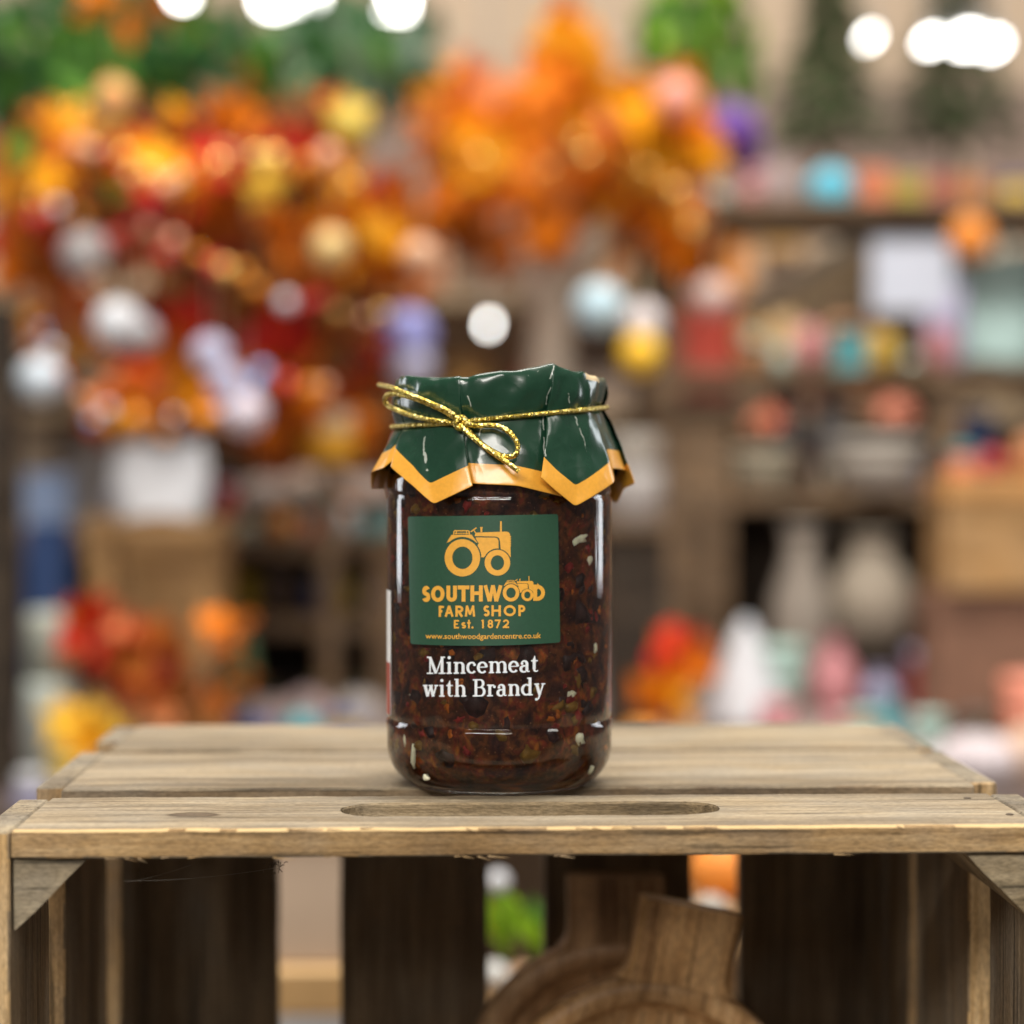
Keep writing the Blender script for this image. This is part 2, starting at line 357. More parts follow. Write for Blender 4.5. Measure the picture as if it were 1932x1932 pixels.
# ================================================================== the setting
WALL_Y = 4.3; FLOOR_Z = -1.15
M['wall'] = plain('painted_wall', (0.46, 0.35, 0.25), 0.85, scale=3, var=0.06)
M['wall_low'] = plain('dull_brown_wall_panel', (0.26, 0.185, 0.15), 0.8, scale=2, var=0.15)
M['floor'] = plain('shop_floor', (0.22, 0.19, 0.17), 0.6, scale=4)
M['table'] = wood('table_oak', (0.12, 0.08, 0.045), (0.22, 0.15, 0.09), (0.32, 0.23, 0.14))
structure(from_bm('floor', box_bm(-4, 4, -2, WALL_Y, FLOOR_Z - 0.05, FLOOR_Z), M['floor']))
structure(from_bm('wall', box_bm(-4, 4, WALL_Y, WALL_Y + 0.1, FLOOR_Z - 0.05, 2.3), M['wall']))
pz = P(966, 150, 4.9).z
structure(from_bm('wall_panelling', box_bm(-3.9, 3.9, WALL_Y - 0.03, WALL_Y - 0.003, FLOOR_Z + 0.002, pz), M['wall_low']))

# table that carries the crate
CRATE_H = 0.302
tb = thing('table', 'wooden table carrying the crate', 'table', (CX, 0.03, FLOOR_Z))
TT = -CRATE_H
rel(from_bm('table_top', box_bm(-0.5, 0.5, -0.16, 0.66, -0.03, 0, 0.002), M['table'], loc=(CX, 0.03, TT)), tb)
for sx in (-1, 1):
    for sy in (-1, 5):
        rel(from_bm('leg', box_bm(-0.025, 0.025, -0.025, 0.025, FLOOR_Z, TT - 0.0305, 0.002), M['table'], loc=(CX + sx * 0.45, 0.03 + sy * 0.12, 0)), tb)

# ================================================================== the crate
crate = thing('wooden_crate', 'weathered pine crate on its end, open front, jar standing on top', 'crate', (CX, 0.0355, -CRATE_H))
T = 0.008; HL = 0.1465
def rough_board(x0, x1, y0, y1, z0, z1, seed, wob=0.0004, nx=40, ny=6, bev=0.0006):
    """a sawn board with slightly ragged edges; grain along X"""
    bm = box_bm(x0, x1, y0, y1, z0, z1, bev)
    n = max(4, int(nx * (x1 - x0) / 0.3))
    for k in range(1, n):
        bmesh.ops.bisect_plane(bm, geom=bm.verts[:] + bm.edges[:] + bm.faces[:], plane_co=(x0 + (x1 - x0) * k / n, 0, 0), plane_no=(1, 0, 0))
    for v in bm.verts:
        q = Vector((v.co.x * 55, v.co.y * 90 + seed * 3.1, v.co.z * 200 + seed))
        d = noise.noise_vector(q) * wob + noise.noise_vector(q * 4.7) * (wob * 0.45)
        v.co += Vector((d.x * 0.8, d.y, d.z * 0.6))
    return bm
def sawn_faces(o, idx=1):
    for p in o.data.polygons:
        if abs(p.normal.y) > 0.75: p.material_index = idx
SL = [(-0.084, -0.0257), (-0.0098, 0.073), (0.083, 0.155)]
# front slat with the routed hand hole
def slotted_slat():
    y0, y1 = -0.0291, 0.0292        # local, centre y = -0.0549
    bm = bmesh.new()
    a0, a1 = P(641, 1525, 0.613).x - CX, P(1361, 1525, 0.613).x - CX
    sc, sr = 0.0035, 0.0117
    outer, inner = [], []
    nx = 60
    for k in range(nx): outer.append((-HL + 2 * HL * k / nx, y0))
    for k in range(6): outer.append((HL, y0 + (y1 - y0) * k / 6))
    for k in range(nx): outer.append((HL - 2 * HL * k / nx, y1))
    for k in range(6): outer.append((-HL, y1 + (y0 - y1) * k / 6))
    for k in range(15):
        a = math.pi / 2 + math.pi * k / 14; inner.append((a0 + sr + sr * math.cos(a), sc + sr * math.sin(a)))
    for k in range(1, 24): inner.append((a0 + sr + (a1 - a0 - 2 * sr) * k / 24, sc - sr))
    for k in range(15):
        a = -math.pi / 2 + math.pi * k / 14; inner.append((a1 - sr + sr * math.cos(a), sc + sr * math.sin(a)))
    for k in range(1, 24): inner.append((a1 - sr - (a1 - a0 - 2 * sr) * k / 24, sc + sr))
    def wob(x, y, z, amp):
        q = Vector((x * 60, y * 120, z * 300)); d = noise.noise_vector(q) * amp + noise.noise_vector(q * 5) * amp * 0.5
        return Vector((x + d.x * 0.6, y + d.y, z + d.z * 0.5))
    layers = []
    for z, inset in ((0, 0.0006), (-0.0006, 0), (-T + 0.0006, 0), (-T, 0.0006)):
        lo = [bm.verts.new(wob(x * (1 - inset / HL), y - inset * (1 if y > 0 else -1) * (1 if abs(y) > 0.029 else 0), z, 0.0004)) for x, y in outer]
        li = [bm.verts.new(wob(x, y + (inset * 0.8 if y > sc else -inset * 0.8), z, 0.0005)) for x, y in inner]
        layers.append((lo, li))
    for (lo, li), (po, pi) in zip(layers, layers[1:]):
        for A, B in ((lo, po), (li, pi)):
            for k in range(len(A)): 
                f = bm.faces.new((A[k], A[(k + 1) % len(A)], B[(k + 1) % len(A)], B[k]))
                if A is li: f.material_index = 2
    for lo, li in (layers[0], layers[-1]):
        es = [bm.edges.get((R[k], R[(k + 1) % len(R)])) for R in (lo, li) for k in range(len(R))]
        bmesh.ops.triangle_fill(bm, use_beauty=True, use_dissolve=False, edges=es)
    return bm
o = from_bm('slat', slotted_slat(), [M['slat_front'], M['sawn'], M['rough']], loc=(CX, -0.0549, 0))
for p in o.data.polygons:
    if abs(p.normal.y) > 0.75 and p.material_index == 0: p.material_index = 1
o['label'] = 'front top slat with a long rounded hand hole'
rel(o, crate)
for i, (y0, y1) in enumerate(SL[1:]):
    yc = (y0 + y1) / 2
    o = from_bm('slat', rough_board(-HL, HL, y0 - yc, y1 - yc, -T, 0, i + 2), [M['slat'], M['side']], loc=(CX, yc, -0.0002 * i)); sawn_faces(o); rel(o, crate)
# bottom end panel of the crate
for i, (y0, y1) in enumerate(SL):
    yc = (y0 + y1) / 2
    o = from_bm('slat', rough_board(-HL, HL, y0 - yc, y1 - yc, 0, T, i + 8), [M['side'], M['sawn']], loc=(CX, yc, -CRATE_H)); rel(o, crate)
# long side boards, three each side; their ends show beside the slats
ST = 0.0092
for s, spans in ((-1, [(-0.0845, -0.027), (-0.001, 0.080), (0.112, 0.1555)]), (1, [(-0.0845, -0.027), (-0.001, 0.074), (0.086, 0.1555)])):
    for i, (y0, y1) in enumerate(spans):
        # the top ends meet the slats' ends: a short block of the same board shows as end grain
        ln = CRATE_H - 0.0004
        bm = rough_board(-ln / 2, ln / 2, -(y1 - y0) / 2, (y1 - y0) / 2, -ST / 2, ST / 2, 20 + i + s, 0.0004)
        o = from_bm('side_board', bm, [M['side'], M['end'], M['sawn']])
        for p in o.data.polygons:
            if abs(p.normal.x) > 0.7: p.material_index = 1
            elif abs(p.normal.y) > 0.7: p.material_index = 2
        o.rotation_euler = (0, rad(90), 0)
        o.location = (CX + s * (HL + 0.0005 + ST / 2), (y0 + y1) / 2, -CRATE_H / 2 - 0.0003 * i)
        rel(o, crate)
# back boards (the crate's bottom), seen through the open front
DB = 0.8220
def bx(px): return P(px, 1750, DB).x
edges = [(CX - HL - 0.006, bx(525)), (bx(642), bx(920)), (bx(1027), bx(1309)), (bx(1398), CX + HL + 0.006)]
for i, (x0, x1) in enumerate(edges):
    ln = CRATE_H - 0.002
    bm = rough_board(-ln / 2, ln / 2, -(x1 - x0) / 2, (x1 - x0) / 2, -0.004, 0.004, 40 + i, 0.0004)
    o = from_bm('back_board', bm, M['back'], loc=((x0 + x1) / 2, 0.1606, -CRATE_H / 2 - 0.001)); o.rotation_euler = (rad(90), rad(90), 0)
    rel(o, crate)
# triangular corner blocks
def corner_post(s, top):
    leg = 0.0205
    bm = bmesh.new(); n = 14; rings = []
    y0, y1 = -0.0815, 0.154
    zt = -T - 0.0007 if top else -CRATE_H + T + 0.0007
    zd = -1 if top else 1
    for k in range(n + 1):
        y = y0 + (y1 - y0) * k / n
        ring = []
        for ex, ez in ((0, 0), (leg * 0.25, 0), (leg * 0.5, 0), (leg * 0.75, 0), (leg, 0), (leg * 0.75, leg * 0.25), (leg * 0.5, leg * 0.5), (leg * 0.25, leg * 0.75), (0, leg), (0, leg * 0.5)):
            q = Vector((ex * 150 + s * 5, y * 40, ez * 150)); d = noise.noise_vector(q) * 0.0005
            ring.append(bm.verts.new((s * (HL - 0.0002 - ex + (d.x if ex > 0.002 else 0)), y + d.y, zd * (ez + (d.z if ez > 0.002 else 0)))))
        rings.append(ring)
    m = len(rings[0])
    for a, b in zip(rings, rings[1:]):
        for k in range(m): bm.faces.new((a[k], a[(k + 1) % m], b[(k + 1) % m], b[k]))
    for R in (rings[0], rings[-1]):
        c = bm.verts.new(sum((v.co for v in R), Vector()) / m + Vector((0, 0.0004, 0)))
        for k in range(m): bm.faces.new((R[k], R[(k + 1) % m], c))
    return rel(from_bm('corner_block', bm, M['post'], loc=(CX, 0, zt)), crate)
for s in (-1, 1):
    for top in (True, False): corner_post(s, top)
# nail heads holding the slats to the corner blocks
nm = plain('rusted_nail', (0.10, 0.075, 0.055), 0.55, metal=0.6)
for x, y in ((HL - 0.009, -0.036), (HL - 0.004, -0.066)):
    bm = lathe_bm([(0.0012, -0.0004), (0.0012, 0.0001), (0.0007, 0.00025)], 10)
    rel(from_bm('nail', bm, nm, loc=(CX + x, y, 0.0001)), crate)
# splinters lifting off the front slat's lower and upper arrises
for k in range(26):
    x = random.uniform(-HL + .01, HL - .01); z = random.choice((0.0, -T, -T)); ln = random.uniform(.002, .007)
    p0 = Vector((CX + x, -0.0842, z)); d = Vector((ln, -0.0004 * random.random(), random.uniform(-.0012, .0006)))
    rel(from_bm('splinter', tube_bm([p0, p0 + d * .5 + Vector((0, -.0002, 0)), p0 + d], lambda f: .00022 * (1 - f) + .00003, 5), M['sawn']), crate)

# cobweb and a scrap of lint under the front slat
web = thing('cobweb', 'fine grey cobweb threads under the slats in the left corner', 'cobweb', P(300, 1650, 0.63))
wm = plain('cobweb_silk', (0.5, 0.47, 0.42), 0.8)
A = P(516, 1632, 0.625)
for q0, q1, sag in (((516, 1638), (235, 1662), 0.001), ((360, 1632), (240, 1664), 0.0005)):
    a, b = P(*q0, 0.625), P(*q1, 0.645)
    pts = [a.lerp(b, t / 10) - Vector((0, 0, sag * 4 * (t / 10) * (1 - t / 10))) for t in range(11)]
    rel(from_bm('thread', tube_bm(pts, 0.000018, 4), wm), web)
bm = bmesh.new()
for k in range(26):
    c = A + Vector((random.gauss(0, .0014), random.gauss(0, .001), -abs(random.gauss(0.0005, .0012)) + 0.001))
    d = Vector((random.gauss(0, 1), random.gauss(0, 1), random.gauss(0, 1))).normalized() * random.uniform(.0004, .0010)
    tube_bm([c - d, c + Vector((0, 0, .0003)), c + d], 0.00012, 4, bm)
lint = from_bm('lint', bm, plain('brown_lint', (0.10, 0.07, 0.045), 0.9)); stuff(lint); rel(lint, web)

# ================================================================== two round serving boards inside the crate
def serving_board(name, label, d, cx, cy, r_px, hx_top, hy_top, hw_px, tilt, mat, lean):
    s = d / F_PX
    r = r_px * s; th = 0.016
    c = P(cx, cy, d); top = P(hx_top, hy_top, d)
    L_ = (top - c).length; ang = math.atan2(top.x - c.x, top.z - c.z)
    root = thing(name, label, 'serving board', (c.x, c.y, c.z - r))
    hw = hw_px * s / 2
    # outline: disc running into a flared handle
    a0 = math.asin(min(0.95, hw * 1.25 / r))
    def disc():
        bm = lathe_bm([(0.001, th * 0.05), (r * 0.76, th * 0.05), (r * 0.82, -th * 0.2), (r * 0.86, -th * 0.5), (r * 0.97, -th * 0.5), (r, -th * 0.3), (r, th * 0.3), (r * 0.97, th * 0.5), (0.001, th * 0.5)], 72)
        bmesh.ops.rotate(bm, verts=bm.verts, matrix=Matrix.Rotation(rad(-90), 3, 'X'))
        return bm
    def handle():
        bm = bmesh.new(); n = 16; rings = []
        for k in range(n + 1):
            t = k / n; z = r * 0.945 + (L_ - r * 0.945) * t
            wv = hw * (1.0 + 0.22 * (1 - t) ** 11 + 0.02 * t)
            ring = []
            for ex, ey in ((-1, -.7), (-.86, -1), (.86, -1), (1, -.7), (1, .7), (.86, 1), (-.86, 1), (-1, .7)):
                ring.append(bm.verts.new((ex * wv, ey * th * 0.497, z + (0.0015 * (1 - ex * ex) if k == n else 0))))
            rings.append(ring)
        for a, b in zip(rings, rings[1:]):
            for q in range(8): bm.faces.new((a[q], a[(q + 1) % 8], b[(q + 1) % 8], b[q]))
        bm.faces.new(rings[0]); bm.faces.new(rings[-1]); return bm
    for nm_, bm in (('disc', disc()), ('handle', handle())):
        # local X must be the grain: build with z up, then swap
        for v in bm.verts: v.co = Vector((v.co.z, v.co.y, -v.co.x))
        o = from_bm(nm_, bm, mat, smooth=False, loc=c)
        o.rotation_euler = (Matrix.Rotation(rad(lean), 4, 'X') @ Matrix.Rotation(ang, 4, 'Y') @ Matrix.Rotation(rad(-90), 4, 'Y')).to_euler()
        if nm_ == 'disc':
            for p in o.data.polygons: p.use_smooth = len(p.vertices) == 4
        rel(o, root)
    return root
serving_board('serving_board', 'dark brown round serving board behind, handle hidden partly by the other', 0.775, 1160, 2060, 290, 1162, 1654, 178, 0, M['walnut_dark'], -4)
serving_board('serving_board', 'lighter brown round serving board in front, square handle leaning right', 0.722, 1220, 2140, 300, 1305, 1712, 190, 0, M['walnut'], -4)

# ================================================================== the jar
R = 0.0364
jar = thing('preserve_jar', 'glass jar of dark mincemeat with green paper cover and gold cord', 'jar', (0, 0, 0))
def S(k): return k
# outer glass: round body, moulded rings at heel and shoulder, rounded heel
def arc_pts(cx, cz, r, a0, a1, n): return [(cx + r * math.cos(rad(a0 + (a1 - a0) * k / n)), cz + r * math.sin(rad(a0 + (a1 - a0) * k / n))) for k in range(n + 1)]
zr = on_cyl(942, 1377, R).z           # moulded ring above the heel
zs = on_cyl(942, 936, R).z            # ring below the shoulder
prof = [(0.0, 0.0022), (0.010, 0.0020), (0.020, 0.0014), (0.0245, 0.0004), (0.0262, 0.0), (0.0280, 0.0002), (0.0288, 0.0008), (0.0286, 0.0014)]
prof += arc_pts(0.0235, 0.0128, 0.0129, -62, 0, 12)
prof = [p for p in prof]
prof += [(R + 0.0001, 0.017), (R + 0.0002, zr - 0.0016), (R + 0.0001, zr - 0.0009), (R - 0.0006, zr - 0.0002), (R - 0.0006, zr + 0.0001), (R - 0.0001, zr + 0.0007), (R, zr + 0.0016)]
prof += [(R, zr + (zs - zr) * k / 8) for k in range(1, 8)]
prof += [(R, zs - 0.0014), (R - 0.0001, zs - 0.0007), (R - 0.0006, zs), (R - 0.0001, zs + 0.0007), (R, zs + 0.0014), (R, 0.0985)]
prof += [(R - 0.0008, 0.1015), (R - 0.003, 0.1045), (0.0305, 0.107), (0.030, 0.112), (0.030, 0.124), (0.0, 0.124)]
bm = bmesh.new(); n = 200; rings = []
for r, z in prof:
    if r == 0.0: rings.append([bm.verts.new((0, 0, z))]); continue
    fl = 0.00007 if zr < z < zs else 0.0        # faint moulded flutes
    rings.append([bm.verts.new(((r - fl * (0.5 + 0.5 * math.cos(20 * 2 * math.pi * k / n))) * math.sin(2 * math.pi * k / n), -(r - fl * (0.5 + 0.5 * math.cos(20 * 2 * math.pi * k / n))) * math.cos(2 * math.pi * k / n), z)) for k in range(n)])
for a, b in zip(rings, rings[1:]):
    for k in range(n):
        if len(a) == 1: bm.faces.new((a[0], b[(k + 1) % n], b[k]))
        elif len(b) == 1: bm.faces.new((a[k], a[(k + 1) % n], b[0]))
        else: bm.faces.new((a[k], a[(k + 1) % n], b[(k + 1) % n], b[k]))
from_bm('glass_body', bm, M['glass'], jar, smooth=True)
# filling, one wall thickness inside the glass
RF = R - 0.0022
fp = [(0.0, 0.0075), (0.016, 0.0070), (0.0225, 0.0062)] + arc_pts(0.0235, 0.0163, 0.0105, -75, 0, 8) + [(RF, z) for z in [0.022 + 0.0016 * k for k in range(47)]] + [(RF, 0.0975), (RF - 0.004, 0.1035), (0.028, 0.106), (0.028, 0.1085), (0.0, 0.1085)]
bm = bmesh.new(); n = 140; rings = []
for r, z in fp:
    if r == 0.0: rings.append([bm.verts.new((0, 0, z))]); continue
    ring = []
    for k in range(n):
        a = 2 * math.pi * k / n
        q = Vector((math.sin(a) * r, -math.cos(a) * r, z)) * 190
        d = noise.noise(q) * 0.0005 + noise.noise(q * 2.7) * 0.00025
        rr = min(r + d, R - 0.0012)
        ring.append(bm.verts.new((rr * math.sin(a), -rr * math.cos(a), z)))
    rings.append(ring)
for a, b in zip(rings, rings[1:]):
    for k in range(n):
        if len(a) == 1: bm.faces.new((a[0], b[(k + 1) % n], b[k]))
        elif len(b) == 1: bm.faces.new((a[k], a[(k + 1) % n], b[0]))
        else: bm.faces.new((a[k], a[(k + 1) % n], b[(k + 1) % n], b[k]))
filling = from_bm('filling', bm, M['filling'], jar, smooth=True)
rnd = random.Random(11)
def blob(bm, c, size, rotm, seed):
    res = bmesh.ops.create_icosphere(bm, subdivisions=2, radius=1.0)
    for v in res['verts']:
        k = 1 + 0.6 * noise.noise(v.co * 1.9 + Vector((seed * 7.3, seed, 0)))
        q = Vector((v.co.x * size[0], v.co.y * size[1], v.co.z * size[2])) * k
        q = rotm @ q + c
        rr = math.hypot(q.x, q.y)
        if rr > R - 0.0011: q.x *= (R - 0.0011) / rr; q.y *= (R - 0.0011) / rr
        v.co = q
def rrot(): return Matrix.Rotation(rnd.uniform(0, 6.28), 3, Vector((rnd.gauss(0, 1), rnd.gauss(0, 1), rnd.gauss(0, 1))).normalized())
for nm_, mt, cnt, smin, smax in (('raisins', 'raisin', 80, .0024, .0055), ('red_fruit', 'cranberry', 80, .0009, .0032), ('orange_peel', 'peel', 44, .0008, .0024), ('sultanas', 'amber', 90, .0016, .0040)):
    bm = bmesh.new()
    for k in range(cnt):
        z = rnd.uniform(0.012, 0.098); th = rnd.uniform(-1.75, 1.75); s = rnd.uniform(smin, smax)
        rf = RF if z > 0.018 else 0.0235 + math.sqrt(max(0.0105 ** 2 - (0.0163 - z) ** 2, 0.000001))
        blob(bm, cyl(th, rf - s * 0.5, z), (s, s * rnd.uniform(.45, .8), s * rnd.uniform(.5, .9)), rrot(), k)
    o = from_bm(nm_, bm, M[mt], filling, smooth=True); stuff(o)
for px, py, w_, h_, a in ((1103, 1017, 21, 7.5, 20), (1123, 1054, 8, 11, 0), (1135, 1218, 8, 13, 0), (1085, 1307, 10, 9, 0), (1103, 1391, 11, 12, 30), (762, 1416, 7, 24, -6), (757, 1310, 6, 9, 0), (1132, 1444, 9, 10, 0), (783, 1462, 8, 7, 0), (1093, 1060, 4, 4, 0), (746, 1385, 6, 14, 0)):
    # seen through the glass wall the pieces look wider than they are
    off = (px - 942) / 212; off_in = max(-.97, min(.97, off / 1.06))
    c = cyl(math.asin(off_in) * 0.97, RF - 0.0004, on_cyl(px, py, RF * .995).z)
    bm = bmesh.new(); k = 0.000168
    blob(bm, Vector((0, 0, 0)), (w_ * k, h_ * k if h_ < w_ else w_ * k * .6, h_ * k), Matrix.Rotation(rad(-a), 3, 'Y'), px)
    th = theta(c)
    for v in bm.verts:
        q = Matrix.Rotation(th, 3, 'Z') @ v.co + c
        rr = math.hypot(q.x, q.y)
        if rr > R - 0.0011: q.x *= (R - 0.0011) / rr; q.y *= (R - 0.0011) / rr
        v.co = q
    from_bm('suet_piece', bm, M['suet'], filling, smooth=True)

# tin lid under the paper
bm = lathe_bm([(0.0305, 0.1125), (0.0322, 0.1125), (0.0324, 0.1255), (0.0315, 0.1268), (0.001, 0.1268)], 64, cap=False)
from_bm('lid', bm, M['tin'], jar, smooth=True)

# ---- labels: flat art in the label's own grid, wrapped on the glass
def wrap_flat(name, bm, mat, parent, lift, step=22):
    """bm lies flat (x, y = label grid, z = layer); cut it into narrow strips and wrap it round the jar"""
    xs = [v.co.x for v in bm.verts]
    x = math.floor(min(xs) / step) * step
    while x < max(xs):
        bmesh.ops.bisect_plane(bm, geom=bm.verts[:] + bm.edges[:] + bm.faces[:], plane_co=(x, 0, 0), plane_no=(1, 0, 0)); x += step
    for v in bm.verts:
        px, py = 702.8 + v.co.x * 0.2513, 945.6 + v.co.y * 0.2513
        v.co = on_cyl(px, py, R + lift + v.co.z)
    return from_bm(name, bm, mat, parent)
class Art:
    def __init__(s): s.bm = bmesh.new(); s.k = 0
    def z(s): s.k += 1; return s.k * 2.5e-6
    def poly(s, pts):
        z = s.z(); f = s.bm.faces.new([s.bm.verts.new((x, y, z)) for x, y in pts]); bmesh.ops.triangulate(s.bm, faces=[f])
    def stroke(s, pts, w, closed=False):
        z = s.z(); n = len(pts); ws = w if isinstance(w, list) else [w] * n; a, b = [], []
        for i in range(n):
            if closed: p, q = pts[i - 1], pts[(i + 1) % n]
            else: p, q = pts[max(i - 1, 0)], pts[min(i + 1, n - 1)]
            dx, dy = q[0] - p[0], q[1] - p[1]; l = math.hypot(dx, dy) or 1
            m = 1.0
            if 0 < i < n - 1 or closed:
                u = (pts[i][0] - p[0], pts[i][1] - p[1]); lu = math.hypot(*u) or 1
                cs = abs((u[0] * dx + u[1] * dy) / (lu * l)); m = 1 / max(cs, 0.5)
            nx, ny = -dy / l * ws[i] / 2 * m, dx / l * ws[i] / 2 * m
            a.append(s.bm.verts.new((pts[i][0] + nx, pts[i][1] + ny, z))); b.append(s.bm.verts.new((pts[i][0] - nx, pts[i][1] - ny, z)))
        for i in range(n if closed else n - 1):
            j = (i + 1) % n; s.bm.faces.new((a[i], a[j], b[j], b[i]))
    def disc(s, cx, cy, rx, ry=None): ry = ry or rx; s.poly([(cx + rx * math.cos(t * math.pi / 12), cy + ry * math.sin(t * math.pi / 12)) for t in range(24)])
    def ring(s, cx, cy, rx, ry, ix, iy):
        z = s.z(); n = 48; o, i = [], []
        for k in range(n):
            t = 2 * math.pi * k / n
            o.append(s.bm.verts.new((cx + rx * math.cos(t), cy + ry * math.sin(t), z))); i.append(s.bm.verts.new((cx + ix * math.cos(t), cy + iy * math.sin(t), z)))
        for k in range(n): s.bm.faces.new((o[k], o[(k + 1) % n], i[(k + 1) % n], i[k]))
def arc(cx, cy, rx, ry, a0, a1, n=16): return [(cx + rx * math.cos(rad(a0 + (a1 - a0) * k / n)), cy + ry * math.sin(rad(a0 + (a1 - a0) * k / n))) for k in range(n + 1)]

# green label
a = Art(); rc = 16
corners = [(265, 115), (1393, 97), (1410, 1060), (285, 1072)]
def lab(u, v):   # bilinear
    (x0, y0), (x1, y1), (x2, y2), (x3, y3) = corners
    x = (x0 * (1 - u) + x1 * u) * (1 - v) + (x3 * (1 - u) + x2 * u) * v
    y = (y0 * (1 - u) + y1 * u) * (1 - v) + (y3 * (1 - u) + y2 * u) * v
    # a level band on a round jar sags at its centre in the picture
    sag = (2 + 17 * v) * (1 - (2 * u - 1) ** 2)
    return x, y + sag
nx, ny = 40, 6
us = [0, .004, .008, .014] + [k / nx for k in range(1, nx)] + [.986, .992, .996, 1]
top, bot = [], []
for u in us:
    e = min(u, 1 - u); c = 0.014
    dv = 0 if e >= c else (c - math.sqrt(max(c * c - (c - e) ** 2, 0))) * 1.15
    top.append(lab(u, dv)); bot.append(lab(u, 1 - dv))
z0 = 0.0
rows = []
for k in range(ny + 1):
    t = k / ny; rows.append([a.bm.verts.new((p[0] * (1 - t) + q[0] * t, p[1] * (1 - t) + q[1] * t, 0)) for p, q in zip(top, bot)])
for r0, r1 in zip(rows, rows[1:]):
    for k in range(len(us) - 1): a.bm.faces.new((r0[k], r0[k + 1], r1[k + 1], r1[k]))
label = wrap_flat('front_label', a.bm, M['label_green'], jar, 0.00012, 40)
label['label'] = 'dark green printed label with gold tractor and shop name'

def tractor(a, f, small=False):
    """f maps the large logo's grid to where this copy stands"""
    def F(pts): return [f(*p) for p in pts]
    k = f(1, 0)[0] - f(0, 0)[0]
    c = f(675, 425); a.ring(c[0], c[1], 133 * k, 140 * k, 76 * k, 84 * k)
    c = f(938, 462); a.ring(c[0], c[1], 96 * k, 97 * k, 50 * k, 56 * k)
    # mudguard over the rear wheel
    a.poly(F([(592, 253), (744, 251), (786, 309)] + [(675 + 151 * math.cos(rad(t)), 425 + 157 * math.sin(rad(t))) for t in range(-45, -136, -7)] + [(556, 313)]))
    # bonnet and radiator
    a.poly(F([(768, 262), (772, 236), (1005, 228), (1024, 234), (1033, 250), (1038, 420)] + [(938 + 104 * math.cos(rad(t)), 462 + 105 * math.sin(rad(t))) for t in range(-28, -80, -8)] + [(957, 300), (953, 282), (943, 272), (925, 266)]))
    # engine block
    a.poly(F([(776, 272), (922, 273), (938, 280), (946, 296), (947, 356)] + [(938 + 106 * math.cos(rad(t)), 462 + 107 * math.sin(rad(t))) for t in range(-90, -158, -8)] + [(836, 421), (814, 421)] + [(675 + 143 * math.cos(rad(t)), 425 + 150 * math.sin(rad(t))) for t in range(-6, -38, -6)] + [(792, 322), (799, 318), (776, 282)]))
    for i in range(5): a.poly(F([(1034, 262 + i * 17), (1040, 262 + i * 17), (1040, 272 + i * 17), (1034, 272 + i * 17)]))
    a.stroke(F([(609, 252), (612, 226), (618, 222), (718, 222), (725, 226), (729, 250)]), 8 * k)
    a.stroke(F([(628, 250), (630, 224)]), 6 * k); a.stroke(F([(708, 250), (706, 224)]), 6 * k); a.stroke(F([(618, 241), (722, 241)]), 6 * k)
    a.stroke(F([(738, 230), (781, 199)]), 9 * k); a.stroke(F([(758, 214), (776, 240)]), 7 * k)
    a.poly(F([(807, 194), (828, 194), (824, 212), (824, 232), (811, 232), (811, 212)]))
    a.poly(F([(958, 150), (970, 150), (971, 230), (957, 230)]))
a = Art(); tractor(a, lambda x, y: (x, y))
wrap_flat('tractor_logo', a.bm, M['label_gold'], label, 0.00020)

